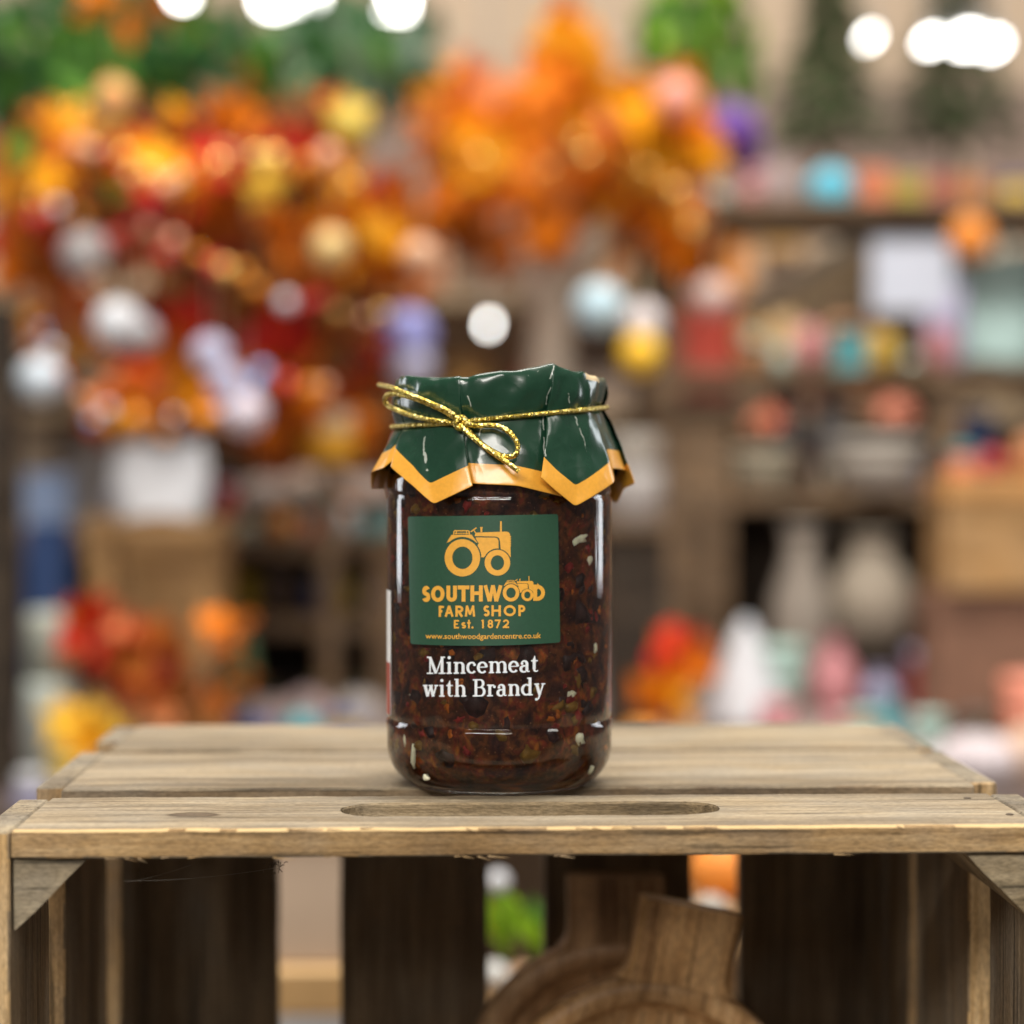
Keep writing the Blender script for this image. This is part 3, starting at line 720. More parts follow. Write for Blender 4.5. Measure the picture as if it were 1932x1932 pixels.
# geometric sans capitals, drawn as strokes in a unit box (x 0..1, y 0 top .. 1 bottom)
def glyph(a, ch, x0, x1, y0, y1, w):
    h = w / 2; X = lambda u: x0 + h + (x1 - x0 - w) * u; Y = lambda v: y0 + h + (y1 - y0 - w) * v
    cx, cy, rx, ry = (x0 + x1) / 2, (y0 + y1) / 2, (x1 - x0 - w) / 2, (y1 - y0 - w) / 2
    st = lambda pts, ww=w, **k: a.stroke(pts, ww, **k)
    v = lambda u: st([(X(u), y0), (X(u), y1)])
    hz = lambda vv, u0=0, u1=1: st([(X(u0), Y(vv)), (X(u1) + (h if u1 == 1 else 0), Y(vv))], w * .92)
    if ch == 'O': a.ring(cx, cy, rx + h, ry + h, rx - h, ry - h)
    elif ch in 'Ss':
        r1 = ry * .50
        pts = arc(cx, y0 + h + r1, rx * .9, r1, -25, -180, 12) + arc(cx, y0 + h + r1, rx * .9, r1, -190, -240, 4)[1:] 
        pts = arc(cx, y0 + h + r1 * .98, rx * .92, r1 * .98, -28, -235, 16) + arc(cx, y1 - h - r1 * 1.02, rx, r1 * 1.02, -55, 155, 16)
        st(pts)
    elif ch == 'U': st([(X(0), y0)] + [(X(0), y0 + (y1 - y0) * .5)] + arc(cx, y1 - h - rx, rx, rx, 180, 0, 16) + [(X(1), y0 + (y1 - y0) * .5), (X(1), y0)])
    elif ch == 'T': st([(x0, Y(0)), (x1, Y(0))]); st([(cx, Y(0)), (cx, y1)])
    elif ch == 'H': v(0); v(1); hz(.48)
    elif ch == 'W':
        for p, q in ((0, .28), (.28, .5), (.5, .72), (.72, 1)):
            st([(X(p), y0 if p in (0,) else (y1 if p in (.28, .72) else y0)), (X(q), y1 if q in (.28, .72) else y0)], w * .92)
    elif ch == 'D': v(0); st([(X(0), Y(0)), (X(.25), Y(0))] + arc(X(.25), cy, X(1) - X(.25), ry, -90, 90, 16) + [(X(0), Y(1))])
    elif ch == 'F': v(0); hz(0); hz(.5, 0, .85)
    elif ch == 'E': v(0); hz(0); hz(.48, 0, .9); hz(1)
    elif ch == 'A': st([(X(0), y1), (cx, y0)], w * .95); st([(cx, y0), (X(1), y1)], w * .95); st([(X(.2), Y(.68)), (X(.8), Y(.68))], w * .9)
    elif ch in 'RP':
        v(0); r = (Y(.54) - Y(0)) / 2; st([(X(0), Y(0)), (X(.45), Y(0))] + arc(X(.5), Y(.27), X(1) - X(.5), r, -90, 90, 14) + [(X(0), Y(.54))])
        if ch == 'R': st([(X(.35), Y(.54)), (X(1), y1)])
    elif ch == 'M': st([(X(.06), y1), (X(.17), y0)], w * .9); st([(X(.17), y0), (cx, Y(.92))], w * .85); st([(cx, Y(.92)), (X(.83), y0)], w * .85); st([(X(.83), y0), (X(.94), y1)], w * .9)
    elif ch == 't': st([(cx, y0), (cx, y1)]); yb = y0 + (y1 - y0) * .36; st([(x0, yb), (x1, yb)], w * .85)
    elif ch == '.': a.disc(cx, y1 - h, w * .62)
    elif ch == '1': st([(X(1), y0), (X(1), y1)]); st([(X(1), y0 + h), (X(0), y0 + (y1 - y0) * .16)], w * .85)
    elif ch == '8': r1 = ry * .46; a.ring(cx, y0 + h + r1, rx * .86 + h, r1 + h, rx * .86 - h, r1 - h * .9); r2 = ry * .54; a.ring(cx, y1 - h - r2, rx + h, r2 + h, rx - h, r2 - h * .9)
    elif ch == '7': st([(x0, Y(0)), (x1, Y(0))]); st([(X(1), Y(0)), (X(.28), y1)])
    elif ch == '2': st(arc(cx, y0 + h + rx * .95, rx * .95, rx * .95, -170, 35, 14) + [(X(0), Y(1))]); st([(x0, Y(1)), (x1, Y(1))])
def tilt(x, y, slope=-0.011): return y + (x - 372) * slope
a = Art()
for ch, x0, x1 in (('S', 372, 434), ('O', 440, 541), ('U', 555, 634), ('T', 640, 727), ('H', 735, 828), ('W', 832, 977), ('D', 1207, 1295)):
    dy = -(x0 - 372) * 0.011; sag = 0
    glyph(a, ch, x0, x1, 636 + dy, 757 + dy, 29)
tractor(a, lambda x, y: (1040 + (x - 675) * .466, 688 + (y - 425) * .455))
wrap_flat('shop_name_lettering', a.bm, M['label_gold'], label, 0.00020)
a = Art()
for ch, x0, x1 in (('F', 497, 537), ('A', 540, 610), ('R', 622, 682), ('M', 688, 776), ('S', 832, 880), ('H', 893, 964), ('O', 985, 1076), ('P', 1095, 1147)):
    dy = -(x0 - 497) * 0.009; glyph(a, ch, x0, x1, 785 + dy, 868 + dy, 18)
for ch, x0, x1 in (('E', 611, 649), ('s', 667, 702), ('t', 710, 738), ('.', 744, 758), ('1', 812, 836), ('8', 864, 906), ('7', 918, 962), ('2', 978, 1026)):
    dy = -(x0 - 611) * 0.009; y0 = 890 if ch not in 's' else 908
    glyph(a, ch, x0, x1, y0 + dy + 1, 956 + dy, 13)
wrap_flat('farm_shop_lettering', a.bm, M['label_gold'], label, 0.00020)
# web address in the built-in face
cu = bpy.data.curves.new('web_address', 'FONT'); cu.body = 'www.southwoodgardencentre.co.uk'; cu.size = 1; cu.offset = 0.012; cu.resolution_u = 3
to = bpy.data.objects.new('web_address', cu); COL.objects.link(to)
bpy.context.view_layer.update()
me = bpy.data.meshes.new_from_object(to.evaluated_get(bpy.context.evaluated_depsgraph_get()))
bpy.data.objects.remove(to); bpy.data.curves.remove(cu)
bm = bmesh.new(); bm.from_mesh(me); bpy.data.meshes.remove(me)
xs = [v.co.x for v in bm.verts]; x0, x1 = min(xs), max(xs)
for v in bm.verts:
    u = (v.co.x - x0) / (x1 - x0)
    v.co = Vector((398 + 868 * u, 1031 - 4 * u + 5 * (1 - (2 * u - 1) ** 2) - v.co.y * 58, 0))
wrap_flat('web_address_lettering', bm, M['label_gold'], label, 0.00020)

# product name: white slab-serif letters on a clear film
SW, HW, SH = 0.275, 0.15, 0.125
def serif_glyph(ch):
    """strokes in units of the x-height, y up; returns (strokes, dots, advance)"""
    s, d = [], []
    def V(x, y0, y1, w=SW): s.append(([(x, y0), (x, y1)], w))
    def H(x0, x1, y, w=SH): s.append(([(x0, y), (x1, y)], w))
    def ARC(cx, cy, rx, ry, a0, a1, wf): 
        p = arc(cx, cy, rx, ry, a0, a1, 18); s.append((p, [wf(a0 + (a1 - a0) * k / 18) for k in range(19)]))
    mod = lambda t: HW + (SW - HW) * abs(math.cos(rad(t))) ** 1.3
    lo, hi = SH / 2, 1 - SH / 2
    def arch(x):   # shoulder from stem at x to a stem .62 right
        ARC(x + .33, .64, .30, .30, 180, 0, lambda t: HW * .8 + (SW - HW * .8) * max(math.cos(rad(t)), 0)); V(x + .63, 0, .66); H(x + .40, x + .86, lo)
    if ch == 'i': V(.32, 0, 1); H(.06, .58, lo); H(.06, .32, hi); d.append((.31, 1.36, .15)); adv = .66
    elif ch in 'nh': V(.32, 0, 1 if ch == 'n' else 1.5); H(.06, .56, lo); H(.06, .32, hi if ch == 'n' else 1.45); arch(.32); adv = 1.26
    elif ch == 'm': V(.32, 0, 1); H(.06, .56, lo); H(.06, .32, hi); arch(.32); arch(.95); adv = 1.88
    elif ch == 'r': V(.32, 0, 1); H(.06, .62, lo); H(.06, .32, hi); ARC(.62, .62, .27, .32, 175, 70, lambda t: HW); d.append((.76, .80, .135)); adv = .95
    elif ch == 'c': ARC(.50, .5, .38, .43, 52, 318, mod); d.append((.76, .74, .13)); adv = .98
    elif ch == 'e': ARC(.51, .5, .38, .43, 2, 318, mod); H(.14, .92, .53, .10); adv = 1.05
    elif ch == 'a': V(.70, .18, .70); ARC(.44, .69, .26, .26, 0, 150, lambda t: HW + (SW - HW) * max(math.cos(rad(t)), 0)); d.append((.24, .74, .125)); ARC(.42, .29, .29, .25, 70, 300, mod); s.append(([(.70, .24), (.74, .10), (.84, .05), (.97, .10)], [SW, .17, .11, .08])); s.append(([(.5, .53), (.62, .56), (.7, .58)], .10)); s.append(([(.5, .06), (.62, .12), (.7, .22)], .11)); adv = 1.04
    elif ch == 't': V(.34, .22, 1.1); s.append(([(.34, 1.0), (.40, 1.36)], [SW, .06])); H(.06, .68, hi); ARC(.52, .22, .18, .17, 180, 330, lambda t: .11 + .10 * max(-math.cos(rad(t)), 0)); adv = .76
    elif ch == 'w':
        s.append(([(.26, .98), (.52, .02)], SW)); s.append(([(.52, .02), (.80, .95)], HW)); s.append(([(.78, .98), (1.04, .02)], SW)); s.append(([(1.04, .02), (1.32, .98)], HW)); H(.06, .50, hi); H(.60, 1.0, hi); H(1.14, 1.50, hi); adv = 1.54
    elif ch == 'y': s.append(([(.27, .98), (.58, .02)], SW)); s.append(([(.92, .98), (.58, .02), (.46, -.26), (.34, -.38)], [HW, HW, HW, .1])); d.append((.26, -.33, .125)); H(.06, .52, hi); H(.72, 1.10, hi); adv = 1.12
    elif ch == 'd': V(.86, 0, 1.5); H(.60, .86, 1.45); H(.86, 1.12, lo); ARC(.52, .49, .38, .42, 60, 300, mod); s.append(([(.7, .86), (.86, .76)], .12)); s.append(([(.7, .12), (.86, .22)], .12)); adv = 1.2
    elif ch == 'B': V(.36, 0, 1.45, .26); H(.06, .75, 1.40); H(.06, .80, lo); H(.36, .78, .76, .10); ARC(.74, 1.09, .30, .31, 90, -90, lambda t: .10 + .15 * math.cos(rad(t))); ARC(.78, .41, .36, .355, 90, -90, lambda t: .10 + .17 * math.cos(rad(t))); adv = 1.34
    elif ch == 'M': V(.36, 0, 1.45, .13); s.append(([(.34, 1.42), (.92, .05)], .27)); s.append(([(.92, .05), (1.48, 1.42)], .12)); V(1.48, 0, 1.45, .27); H(.06, .40, 1.40); H(.06, .66, lo); H(1.44, 1.76, 1.40); H(1.16, 1.80, lo); adv = 1.84
    else: adv = .48
    return s, d, adv
def serif_line(a, text, x0, x1, xh, base, slope, sag):
    total = sum(serif_glyph(c)[2] for c in text) - .12; u = 0; k = (x1 - x0) / total
    def f(x, y):
        X = x0 + (x - .06) * k; t = (X - x0) / (x1 - x0)
        return X, base + slope * (X - x0) + sag * (1 - (2 * t - 1) ** 2) - y * xh
    for c in text:
        s, d, adv = serif_glyph(c)
        for pts, wd in s:
            # densify straight strokes so that they bend with the jar
            q = [f(u + x, y) for x, y in pts]
            ww = [z * k * .98 for z in wd] if isinstance(wd, list) else wd * k
            a.stroke(q, ww)
        for x, y, r in d: c0 = f(u + x, y); a.disc(c0[0], c0[1], r * k)
        u += adv
a = Art()
x = [225, 1440]; z0 = 0
fr = [a.bm.verts.new(p) for p in ((225, 1102, 0), (1440, 1088, 0), (1440, 1500, 0), (225, 1515, 0))]; a.bm.faces.new(fr)
film = wrap_flat('clear_name_label', a.bm, M['film'], jar, 0.00006, 24)
film['label'] = 'clear film label with the product name in white letters'
a = Art()
serif_line(a, 'Mincemeat', 408, 1243, 90, 1298, -0.020, 4)
serif_line(a, 'with Brandy', 378, 1294, 90, 1468, -0.014, 5)
wrap_flat('product_name_lettering', a.bm, M['white_ink'], film, 0.00018)

# back label wrapping round the far side; its edge shows at the left
def band(name, mat, t0, t1, z0, z1, lift, parent):
    bm = bmesh.new(); n = 50; lo, hi = [], []
    for k in range(n + 1):
        t = rad(t0 + (t1 - t0) * k / n)
        lo.append(bm.verts.new(cyl(t, R + lift, z0))); hi.append(bm.verts.new(cyl(t, R + lift, z1)))
    for k in range(n): bm.faces.new((lo[k], lo[k + 1], hi[k + 1], hi[k]))
    return from_bm(name, bm, mat, parent, smooth=True)
zb0, zb1, zb2 = on_cyl(740, 1350, R * .999).z, on_cyl(740, 1252, R * .999).z, on_cyl(740, 1115, R * .999).z
bl = band('back_label', M['label_white'], -73, -235, zb0, zb2, 0.00008, jar); bl['label'] = 'white back label just showing at the left edge'
band('red_band', M['label_red'], -74, -235, zb0, zb1, 0.00016, bl)

# ---- paper cover
def th_px(px, r):
    """angle round the jar at which radius r shows at photo column px"""
    best = None
    for k in range(-1000, 1001):
        t = rad(k * 0.1); p = cyl(t, r, 0.11); v = p - CAM
        x = C_PX + F_PX * v.dot(RIGHT) / v.dot(FWD)
        if best is None or abs(x - px) < best[0]: best = (abs(x - px), t)
    return best[1]
def z_px(py, r, t):
    p = cyl(t, r, 0.11); d = (p - CAM).dot(FWD)
    return (CAM + FWD * d + UP * ((C_PX - py) / F_PX * d)).z
RC, RL = 0.0334, 0.0346
def cord_py(px): return 805 + (768 - 805) * (px - 748) / (1143 - 748)
# columns from left to right: rim px, rim py | cord px, dr at cord (mm) | hem px, hem py, hem radius (mm) | crease sharpness
FRONT = [
 (748, 716, 756, 0.0, 699, 892, 42.4), 
 (752, 712, 760, -0.3, 722, 884, 41.0),
 (756, 711, 762, -0.9, 742, 868, 38.5),
 (757, 711, 766, 0.5, 736, 881, 42.0),
 (776, 710, 790, 0.3, 776, 915, 41.9),
 (796, 711, 806, 0.3, 818, 952, 41.6),
 (830, 712, 838, 0.2, 857, 934, 41.2),
 (866, 711, 873, 0.4, 893, 917, 41.0),
 (868, 713, 874, -1.0, 884, 912, 38.4),
 (900, 708, 905, 0.1, 905, 914, 38.8),
 (960, 702, 960, 0.2, 975, 917, 39.0),
 (1020, 690, 1015, 0.0, 1030, 930, 38.6),
 (1040, 685, 1036, -1.2, 1062, 938, 37.6),
 (1046, 684, 1028, 0.9, 1018, 899, 41.6),
 (1062, 692, 1050, 0.6, 1050, 928, 41.6),
 (1082, 699, 1076, 0.5, 1086, 956, 41.6),
 (1106, 704, 1098, 0.3, 1124, 934, 41.8),
 (1124, 709, 1116, 0.2, 1160, 910, 42.0),
 (1131, 713, 1124, -1.2, 1156, 884, 38.2),
 (1138, 714, 1132, -0.3, 1182, 890, 42.3),
 (1143, 720, 1139, 0.4, 1198, 912, 44.0),
]
cols = []
for xr, yr, xc, dr, xh, yh, rh in FRONT:
    rh /= 1000
    tr = th_px(xr, RL); tc_ = th_px(xc, RC); thm = th_px(xh, rh)
    cols.append(dict(tr=tr, zr=z_px(yr, RL, tr) + 0.0009, tc=tc_, zc=z_px(cord_py(xc), RC, tc_), rc=RC + dr / 1000, th=thm, zh=z_px(yh, rh, thm), rh=rh))
# the unseen half: the same pleats go on round the back
tl, trr = cols[0]['tr'], cols[-1]['tr']
nb = 14
for k in range(1, nb):
    f = k / nb; t = trr + (2 * math.pi + tl - trr) * f
    zz = cols[-1]['zc'] * (1 - f) + cols[0]['zc'] * f
    up_ = (k % 3 == 1)
    cols.append(dict(tr=t, zr=0.1300 + 0.0008 * math.sin(k * 2.1), tc=t, zc=zz, rc=RC + (0.0006 if up_ else -0.0003), th=t + (0.05 if up_ else -0.03), zh=0.0955 - (0.005 if k % 3 == 2 else 0), rh=0.0415 if k % 3 else 0.0385))
def lerpd(a, b, t):
    o = {}
    for k in a:
        x, y = a[k], b[k]
        if k in ('tr', 'tc', 'th') and y < x - 3: y += 2 * math.pi
        o[k] = x + (y - x) * t
    return o
SUBC = 5
fine = []
for i in range(len(cols)):
    for k in range(SUBC): fine.append(lerpd(cols[i], cols[(i + 1) % len(cols)], k / SUBC))
ZTOP = 0.1285
def column(c):
    """profile down the paper: centre, rim, side, cord, skirt, gold border, hem"""
    pts = []
    for f in (0.25, 0.5, 0.75, 0.9): pts.append((c['tr'], RL * f, ZTOP + (c['zr'] - 0.0012 - ZTOP) * f ** 3))
    pts.append((c['tr'], RL * 0.965, c['zr'] - 0.0003))
    pts.append((c['tr'], RL * 0.993, c['zr'] - 0.0012))
    n = 7
    for k in range(1, n):
        f = k / n
        bulge = 0.0010 * math.sin(math.pi * f)
        pts.append((c['tr'] + (c['tc'] - c['tr']) * f, RL * (1 - f) + c['rc'] * f + bulge, (c['zr'] - 0.0012) * (1 - f) + c['zc'] * f))
    pts.append((c['tc'], c['rc'] - 0.0002, c['zc']))
    m = 11
    for k in range(1, m + 1):
        f = k / m
        e = f ** 0.85
        pts.append((c['tc'] + (c['th'] - c['tc']) * f, c['rc'] + (c['rh'] - c['rc']) * e, c['zc'] + (c['zh'] - c['zc']) * f))
    return pts
bm = bmesh.new()
ctr = bm.verts.new((0, 0, ZTOP))
grid = []
for ci, c in enumerate(fine):
    colv = []
    pts = column(c); nrow = len(pts)
    # gold border: the last rows are set a fixed 6 mm above the hem
    lastz, zc_ = pts[-1][2], c['zc']
    for ri, (t, r, z) in enumerate(pts):
        if ri >= nrow - 4:
            kk = ri - (nrow - 4)       # 0..3
            zz = lastz + 0.0064 * (1 - kk / 3)
            f = (zz - zc_) / (lastz - zc_); e = f ** 0.85
            t, r, z = c['tc'] + (c['th'] - c['tc']) * f, c['rc'] + (c['rh'] - c['rc']) * e, zz
        elif ri > nrow - 12:
            kk = ri - (nrow - 12); f = (kk / 8) * ((lastz + 0.0064 - zc_) / (lastz - zc_)); e = f ** 0.85
            t, r, z = c['tc'] + (c['th'] - c['tc']) * f, c['rc'] + (c['rh'] - c['rc']) * e, zc_ + (lastz - zc_) * f
        p = cyl(t, r, z)
        # crumples in the stiff paper, strongest round the shoulder
        q = p * 95
        amp = 0.0009 if 3 < ri < 13 else 0.0006
        if ri >= nrow - 4: amp = 0.00025
        d = (abs(noise.noise(q)) - 0.25) * amp * 1.6 + (abs(noise.noise(q * 2.3 + Vector((3, 1, 7)))) - 0.25) * amp * 0.8
        rr = math.hypot(p.x, p.y)
        if ri < 13 and ri > 3: d = max(d, -0.0003)
        p = Vector((p.x * (1 + d / rr), p.y * (1 + d / rr), p.z + (d * 0.8 if ri < 6 else 0)))
        colv.append(bm.verts.new(p))
    grid.append(colv)
nc = len(grid); nrow = len(grid[0])
crease = bm.edges.layers.float.new('crease_edge')
sharp_cols = set()
for i in range(len(cols)): sharp_cols.add(i * SUBC)
for i in range(nc):
    a_, b_ = grid[i], grid[(i + 1) % nc]
    bm.faces.new((ctr, b_[0], a_[0]))
    for k in range(nrow - 1):
        f = bm.faces.new((a_[k], b_[k], b_[k + 1], a_[k + 1]))
        if k >= nrow - 4: f.material_index = 1
        if 3 <= k <= 5 and 16 * SUBC <= i < 18 * SUBC: f.material_index = 2
cover = from_bm('paper_cover', bm, [M['cover_green'], M['cover_gold'], M['cover_back']], jar, smooth=True)
cover['label'] = 'glossy dark green paper cover with zigzag gold border'
md = cover.modifiers.new('thickness', 'SOLIDIFY'); md.thickness = 0.00012; md.offset = -1; md.use_even_offset = False; md.material_offset = 0
md2 = cover.modifiers.new('smooth', 'SUBSURF'); md2.levels = 1; md2.render_levels = 1

# ---- gold cord and bow
def zp(zx, zy): return (671 + zx * 0.2976, 651.7 + zy * 0.2976)
zc_mid = 0.118
def on_cover(zx, zy, gap):
    px, py = zp(zx, zy)
    r = 0.0355
    for _ in range(6):
        v = ray(px, py); a_ = v.x * v.x + v.y * v.y; b_ = CAM.x * v.x + CAM.y * v.y
        cc = CAM.x ** 2 + CAM.y ** 2 - r * r; D = b_ * b_ - a_ * cc
        t = (-b_ - math.sqrt(max(D, 0))) / a_
        p = CAM + v * t
        zc_ = z_px(cord_py(px), RC, 0)
        r = (RL + 0.0009 if p.z > zc_ + 0.004 else RC + 0.0010 + (0.0022 if p.z < zc_ else 0) * 0) + max(0, zc_ - p.z) * 0.36 + gap
    return p
CR = 0.00082
def cord_part(name, zpts, gaps, parent, r=CR):
    pts = []
    for i, (x, y) in enumerate(zpts):
        g = gaps[i] if isinstance(gaps, list) else gaps
        pts.append(on_cover(x, y, g))
    pts = catmull(pts, 10)
    # twisted look: radius ripples along the cord
    return from_bm(name, tube_bm(pts, lambda f: r * (1 + 0.06 * math.sin(f * len(pts) * 2.2)), 10), M['cord'], parent, smooth=True)
# band right round the neck
pts = []
for k in range(0, 181):
    t = -math.pi + 2 * math.pi * k / 180
    px = 942 + 196 * math.sin(t)
    zc_ = z_px(cord_py(px), RC, t) if abs(t) < math.pi / 2 else z_px(cord_py(px), RC, math.copysign(math.pi, t) - t)
    # dip towards the knot in front
    x = px
    if abs(t) < math.pi / 2:
        py = 805 - 8 * (x - 748) / 120 * 0.9 if x < 868 else 797 - 29 * ((x - 868) / 275) ** 0.9
        zc_ = z_px(py, RC, t)
    pts.append(cyl(t, RC + 0.0014, zc_))
band_o = from_bm('gold_cord', tube_bm(pts, CR * 0.95, 10, caps=False), M['cord'], jar, smooth=True)
G = 0.0016
cord_part('bow_loop', [(668, 488), (600, 440), (540, 405), (400, 345), (260, 306), (205, 312), (184, 348), (205, 382), (245, 403), (330, 436), (450, 468), (600, 490), (664, 498)], [G, G * 1.3, G * 1.4, .003, .0035, .003, .002, .001, .001, .001, G, G, G], band_o)
cord_part('cord_end', [(668, 478), (600, 425), (520, 385), (400, 335), (300, 296), (230, 268), (148, 250)], [G * 1.5, .0028, .003, .0036, .004, .004, .003], band_o)
cord_part('bow_loop', [(672, 490), (760, 508), (880, 508), (960, 538), (1008, 590), (1028, 640), (1014, 690), (965, 706), (905, 690), (800, 625), (720, 545), (668, 498)], [G, .0024, .003, .0035, .0035, .003, .0026, .0022, .0016, .0012, .0012, G], band_o)
cord_part('cord_end', [(664, 500), (700, 545), (770, 606), (850, 668), (940, 728), (1000, 772), (1036, 800)], [.002, .0024, .0028, .003, .003, .003, .0028], band_o)
kc = on_cover(668, 492, 0.0016)
for k, (ax, sc_) in enumerate(((0.5, 1.0), (-0.6, 0.9), (1.5, 0.8))):
    ring = []
    for j in range(25):
        a_ = 2 * math.pi * j / 24
        v = Vector((math.cos(a_) * 0.0017 * sc_, math.sin(a_) * 0.0012, math.sin(a_) * 0.0019 * sc_))
        ring.append(kc + Matrix.Rotation(ax, 3, 'Y') @ v)
    from_bm('knot', tube_bm(ring, CR * 0.9, 8, caps=False), M['cord'], band_o, smooth=True)

# ================================================================== the shop display behind, far out of focus
BG = random.Random(5)
C_ = {}
def cm(name, col, rough=0.6, var=0.15, **k):
    if name not in C_: C_[name] = plain(name, col, rough, var=var, scale=25, **k)
    return C_[name]
def px2m(px, d): return px / F_PX * d
# ---- leaves
def leaf_mesh(name, kind, mat):
    me = bpy.data.meshes.new(name)
    if kind == 'maple':
        out = [(0, -.5), (.16, -.2), (.46, -.26), (.34, -.02), (.5, .2), (.22, .2), (.14, .34), (0, .56), (-.14, .34), (-.22, .2), (-.5, .2), (-.34, -.02), (-.46, -.26), (-.16, -.2)]
    else:
        out = [(0, -.5), (.16, -.28), (.24, 0), (.17, .26), (0, .5), (-.17, .26), (-.24, 0), (-.16, -.28)]
    vs = [(0, 0, 0)] + [(x, y, 0.28 * abs(x) - 0.2 * y * y) for x, y in out]
    fs = [(0, i + 1, (i + 1) % len(out) + 1) for i in range(len(out))]
    me.from_pydata(vs, [], fs); me.materials.append(mat); return me
def leaf_mat(name, col):
    m, nt, b = nodes(name)
    tc = N(nt, 'ShaderNodeTexCoord'); oi = N(nt, 'ShaderNodeObjectInfo'); n = N(nt, 'ShaderNodeTexNoise', Scale=2.5, Detail=3.0)
    L(nt, tc.outputs['Object'], n.inputs['Vector'])
    r = ramp(nt, math_n(nt, 'ADD', math_n(nt, 'MULTIPLY', n.outputs['Fac'], .5), math_n(nt, 'MULTIPLY', oi.outputs['Random'], .5)), [(0.2, [c * .6 for c in col]), (0.8, [min(c * 1.25, 1) for c in col])])
    L(nt, r.outputs['Color'], b.inputs['Base Color']); b.inputs['Roughness'].default_value = 0.6; b.inputs['Specular IOR Level'].default_value = 0.12
    t = N(nt, 'ShaderNodeBsdfTranslucent'); L(nt, r.outputs['Color'], t.inputs['Color'])
    mx = N(nt, 'ShaderNodeMixShader'); mx.inputs[0].default_value = 0.22
    L(nt, b.outputs[0], mx.inputs[1]); L(nt, t.outputs[0], mx.inputs[2]); L(nt, mx.outputs[0], nt.nodes['Material Output'].inputs['Surface'])
    return m
LC = dict(orange=(0.78, 0.20, 0.008), amber=(0.84, 0.34, 0.008), yellow=(0.80, 0.50, 0.05), red=(0.58, 0.028, 0.014), crimson=(0.26, 0.015, 0.022), rust=(0.42, 0.11, 0.015), brown=(0.20, 0.075, 0.018), peach=(0.78, 0.27, 0.10),
          green=(0.10, 0.24, 0.035), dark_green=(0.028, 0.10, 0.028), lime=(0.28, 0.50, 0.03), sage=(0.17, 0.28, 0.16), grey_green=(0.24, 0.34, 0.25))
LM = {}
for k, c in LC.items():
    m = leaf_mat(k + '_leaf', c)
    LM[k] = {'maple': leaf_mesh(k + '_maple_leaf', 'maple', m), 'oval': leaf_mesh(k + '_oval_leaf', 'oval', m)}
bark = plain('twig_bark', (0.16, 0.10, 0.06), 0.8)
def foliage(name, label, cat, base, blobs, stems, kind='maple', stem_r=0.006, group=None, stem_mat=None):
    """blobs: (px, py, rx_px, ry_px, depth, depth radius, leaf count, {colour: weight}, leaf px)"""
    root = thing(name, label, cat, base, group)
    for pts in stems:
        o = from_bm('stem', tube_bm(catmull(pts, 5), lambda f: stem_r * (1 - .5 * f), 7), stem_mat or bark, smooth=True); rel(o, root)
    for px, py, rx, ry, d, dr, n, wts, lp in blobs:
        keys, ws = list(wts), list(wts.values())
        for k in range(n):
            while True:
                u = [BG.uniform(-1, 1) for _ in range(3)]
                if sum(x * x for x in u) < 1: break
            p = P(px + u[0] * rx, py + u[1] * ry, d + u[2] * dr)
            o = bpy.data.objects.new('leaf', LM[BG.choices(keys, ws)[0]][kind]); COL.objects.link(o)
            s = px2m(lp, d) * BG.uniform(.8, 1.5)
            o.scale = (s, s, s); o.rotation_euler = (BG.uniform(30, 120) * math.pi / 180, BG.uniform(-.7, .7), BG.gauss(0, .7))
            if BG.random() < .5: o.rotation_euler.y += math.pi * BG.uniform(.5, 1.2)
            o.parent = root; o.location = p - Vector(root.location)
    return root
TZ = -0.20                               # the long display table behind
autumn = dict(orange=4, amber=2, yellow=1, red=5, crimson=5, rust=3, brown=2, peach=1)
hot = dict(orange=6, amber=4, rust=2, peach=1)
warm_dark = dict(crimson=4, rust=3, brown=3, red=2, orange=1)
greens = dict(green=4, dark_green=5, sage=2, lime=1)
d1 = 2.15
foliage('maple_garland', 'autumn garland of red, orange and yellow maple leaves, upper left', 'garland', P(30, 250, d1 + .15),
        [(110, 330, 130, 100, d1, .12, 42, dict(orange=3, amber=3, red=1, rust=3, brown=3, green=1), 92),
         (330, 300, 170, 110, d1, .12, 46, autumn, 80),
         (570, 300, 140, 120, d1, .12, 40, dict(yellow=3, amber=2, peach=1, red=3, crimson=5, rust=2, brown=1), 82),
         (300, 450, 230, 90, d1 + .1, .12, 56, warm_dark, 92), (700, 400, 100, 90, d1 + .15, .1, 16, dict(orange=3, rust=3, brown=2, crimson=1), 88),
         (620, 450, 160, 100, d1, .12, 44, dict(orange=4, amber=3, rust=3, brown=2, peach=1), 88),
         (560, 600, 150, 90, d1 + .06, .12, 40, warm_dark, 90),
         (420, 560, 140, 90, d1 + .12, .1, 30, warm_dark, 90)],
        [[P(-40, 260, d1 + .15), P(200, 330, d1 + .1), P(450, 400, d1 + .1), P(720, 560, d1 + .1)], [P(200, 330, d1 + .1), P(420, 480, d1 + .1), P(540, 640, d1 + .1)]])
foliage('maple_garland', 'lower spray of orange and red leaves hanging beside the white bag', 'garland', P(560, 650, d1 + .2),
        [(330, 720, 130, 90, d1 + .2, .1, 30, dict(orange=4, amber=3, red=2, peach=3), 80),
         (560, 740, 120, 90, d1 + .2, .1, 30, dict(rust=3, red=3, orange=3, crimson=1, amber=1), 80),
         (280, 790, 110, 60, d1 + .2, .1, 18, dict(brown=2, rust=2, orange=2), 70),
         (660, 770, 80, 90, d1 + .25, .1, 16, dict(rust=4, brown=2, orange=1), 76)],
        [[P(600, 600, d1 + .2), P(460, 700, d1 + .2), P(290, 780, d1 + .2)], [P(600, 620, d1 + .2), P(660, 800, d1 + .22)]])
d2 = 2.9
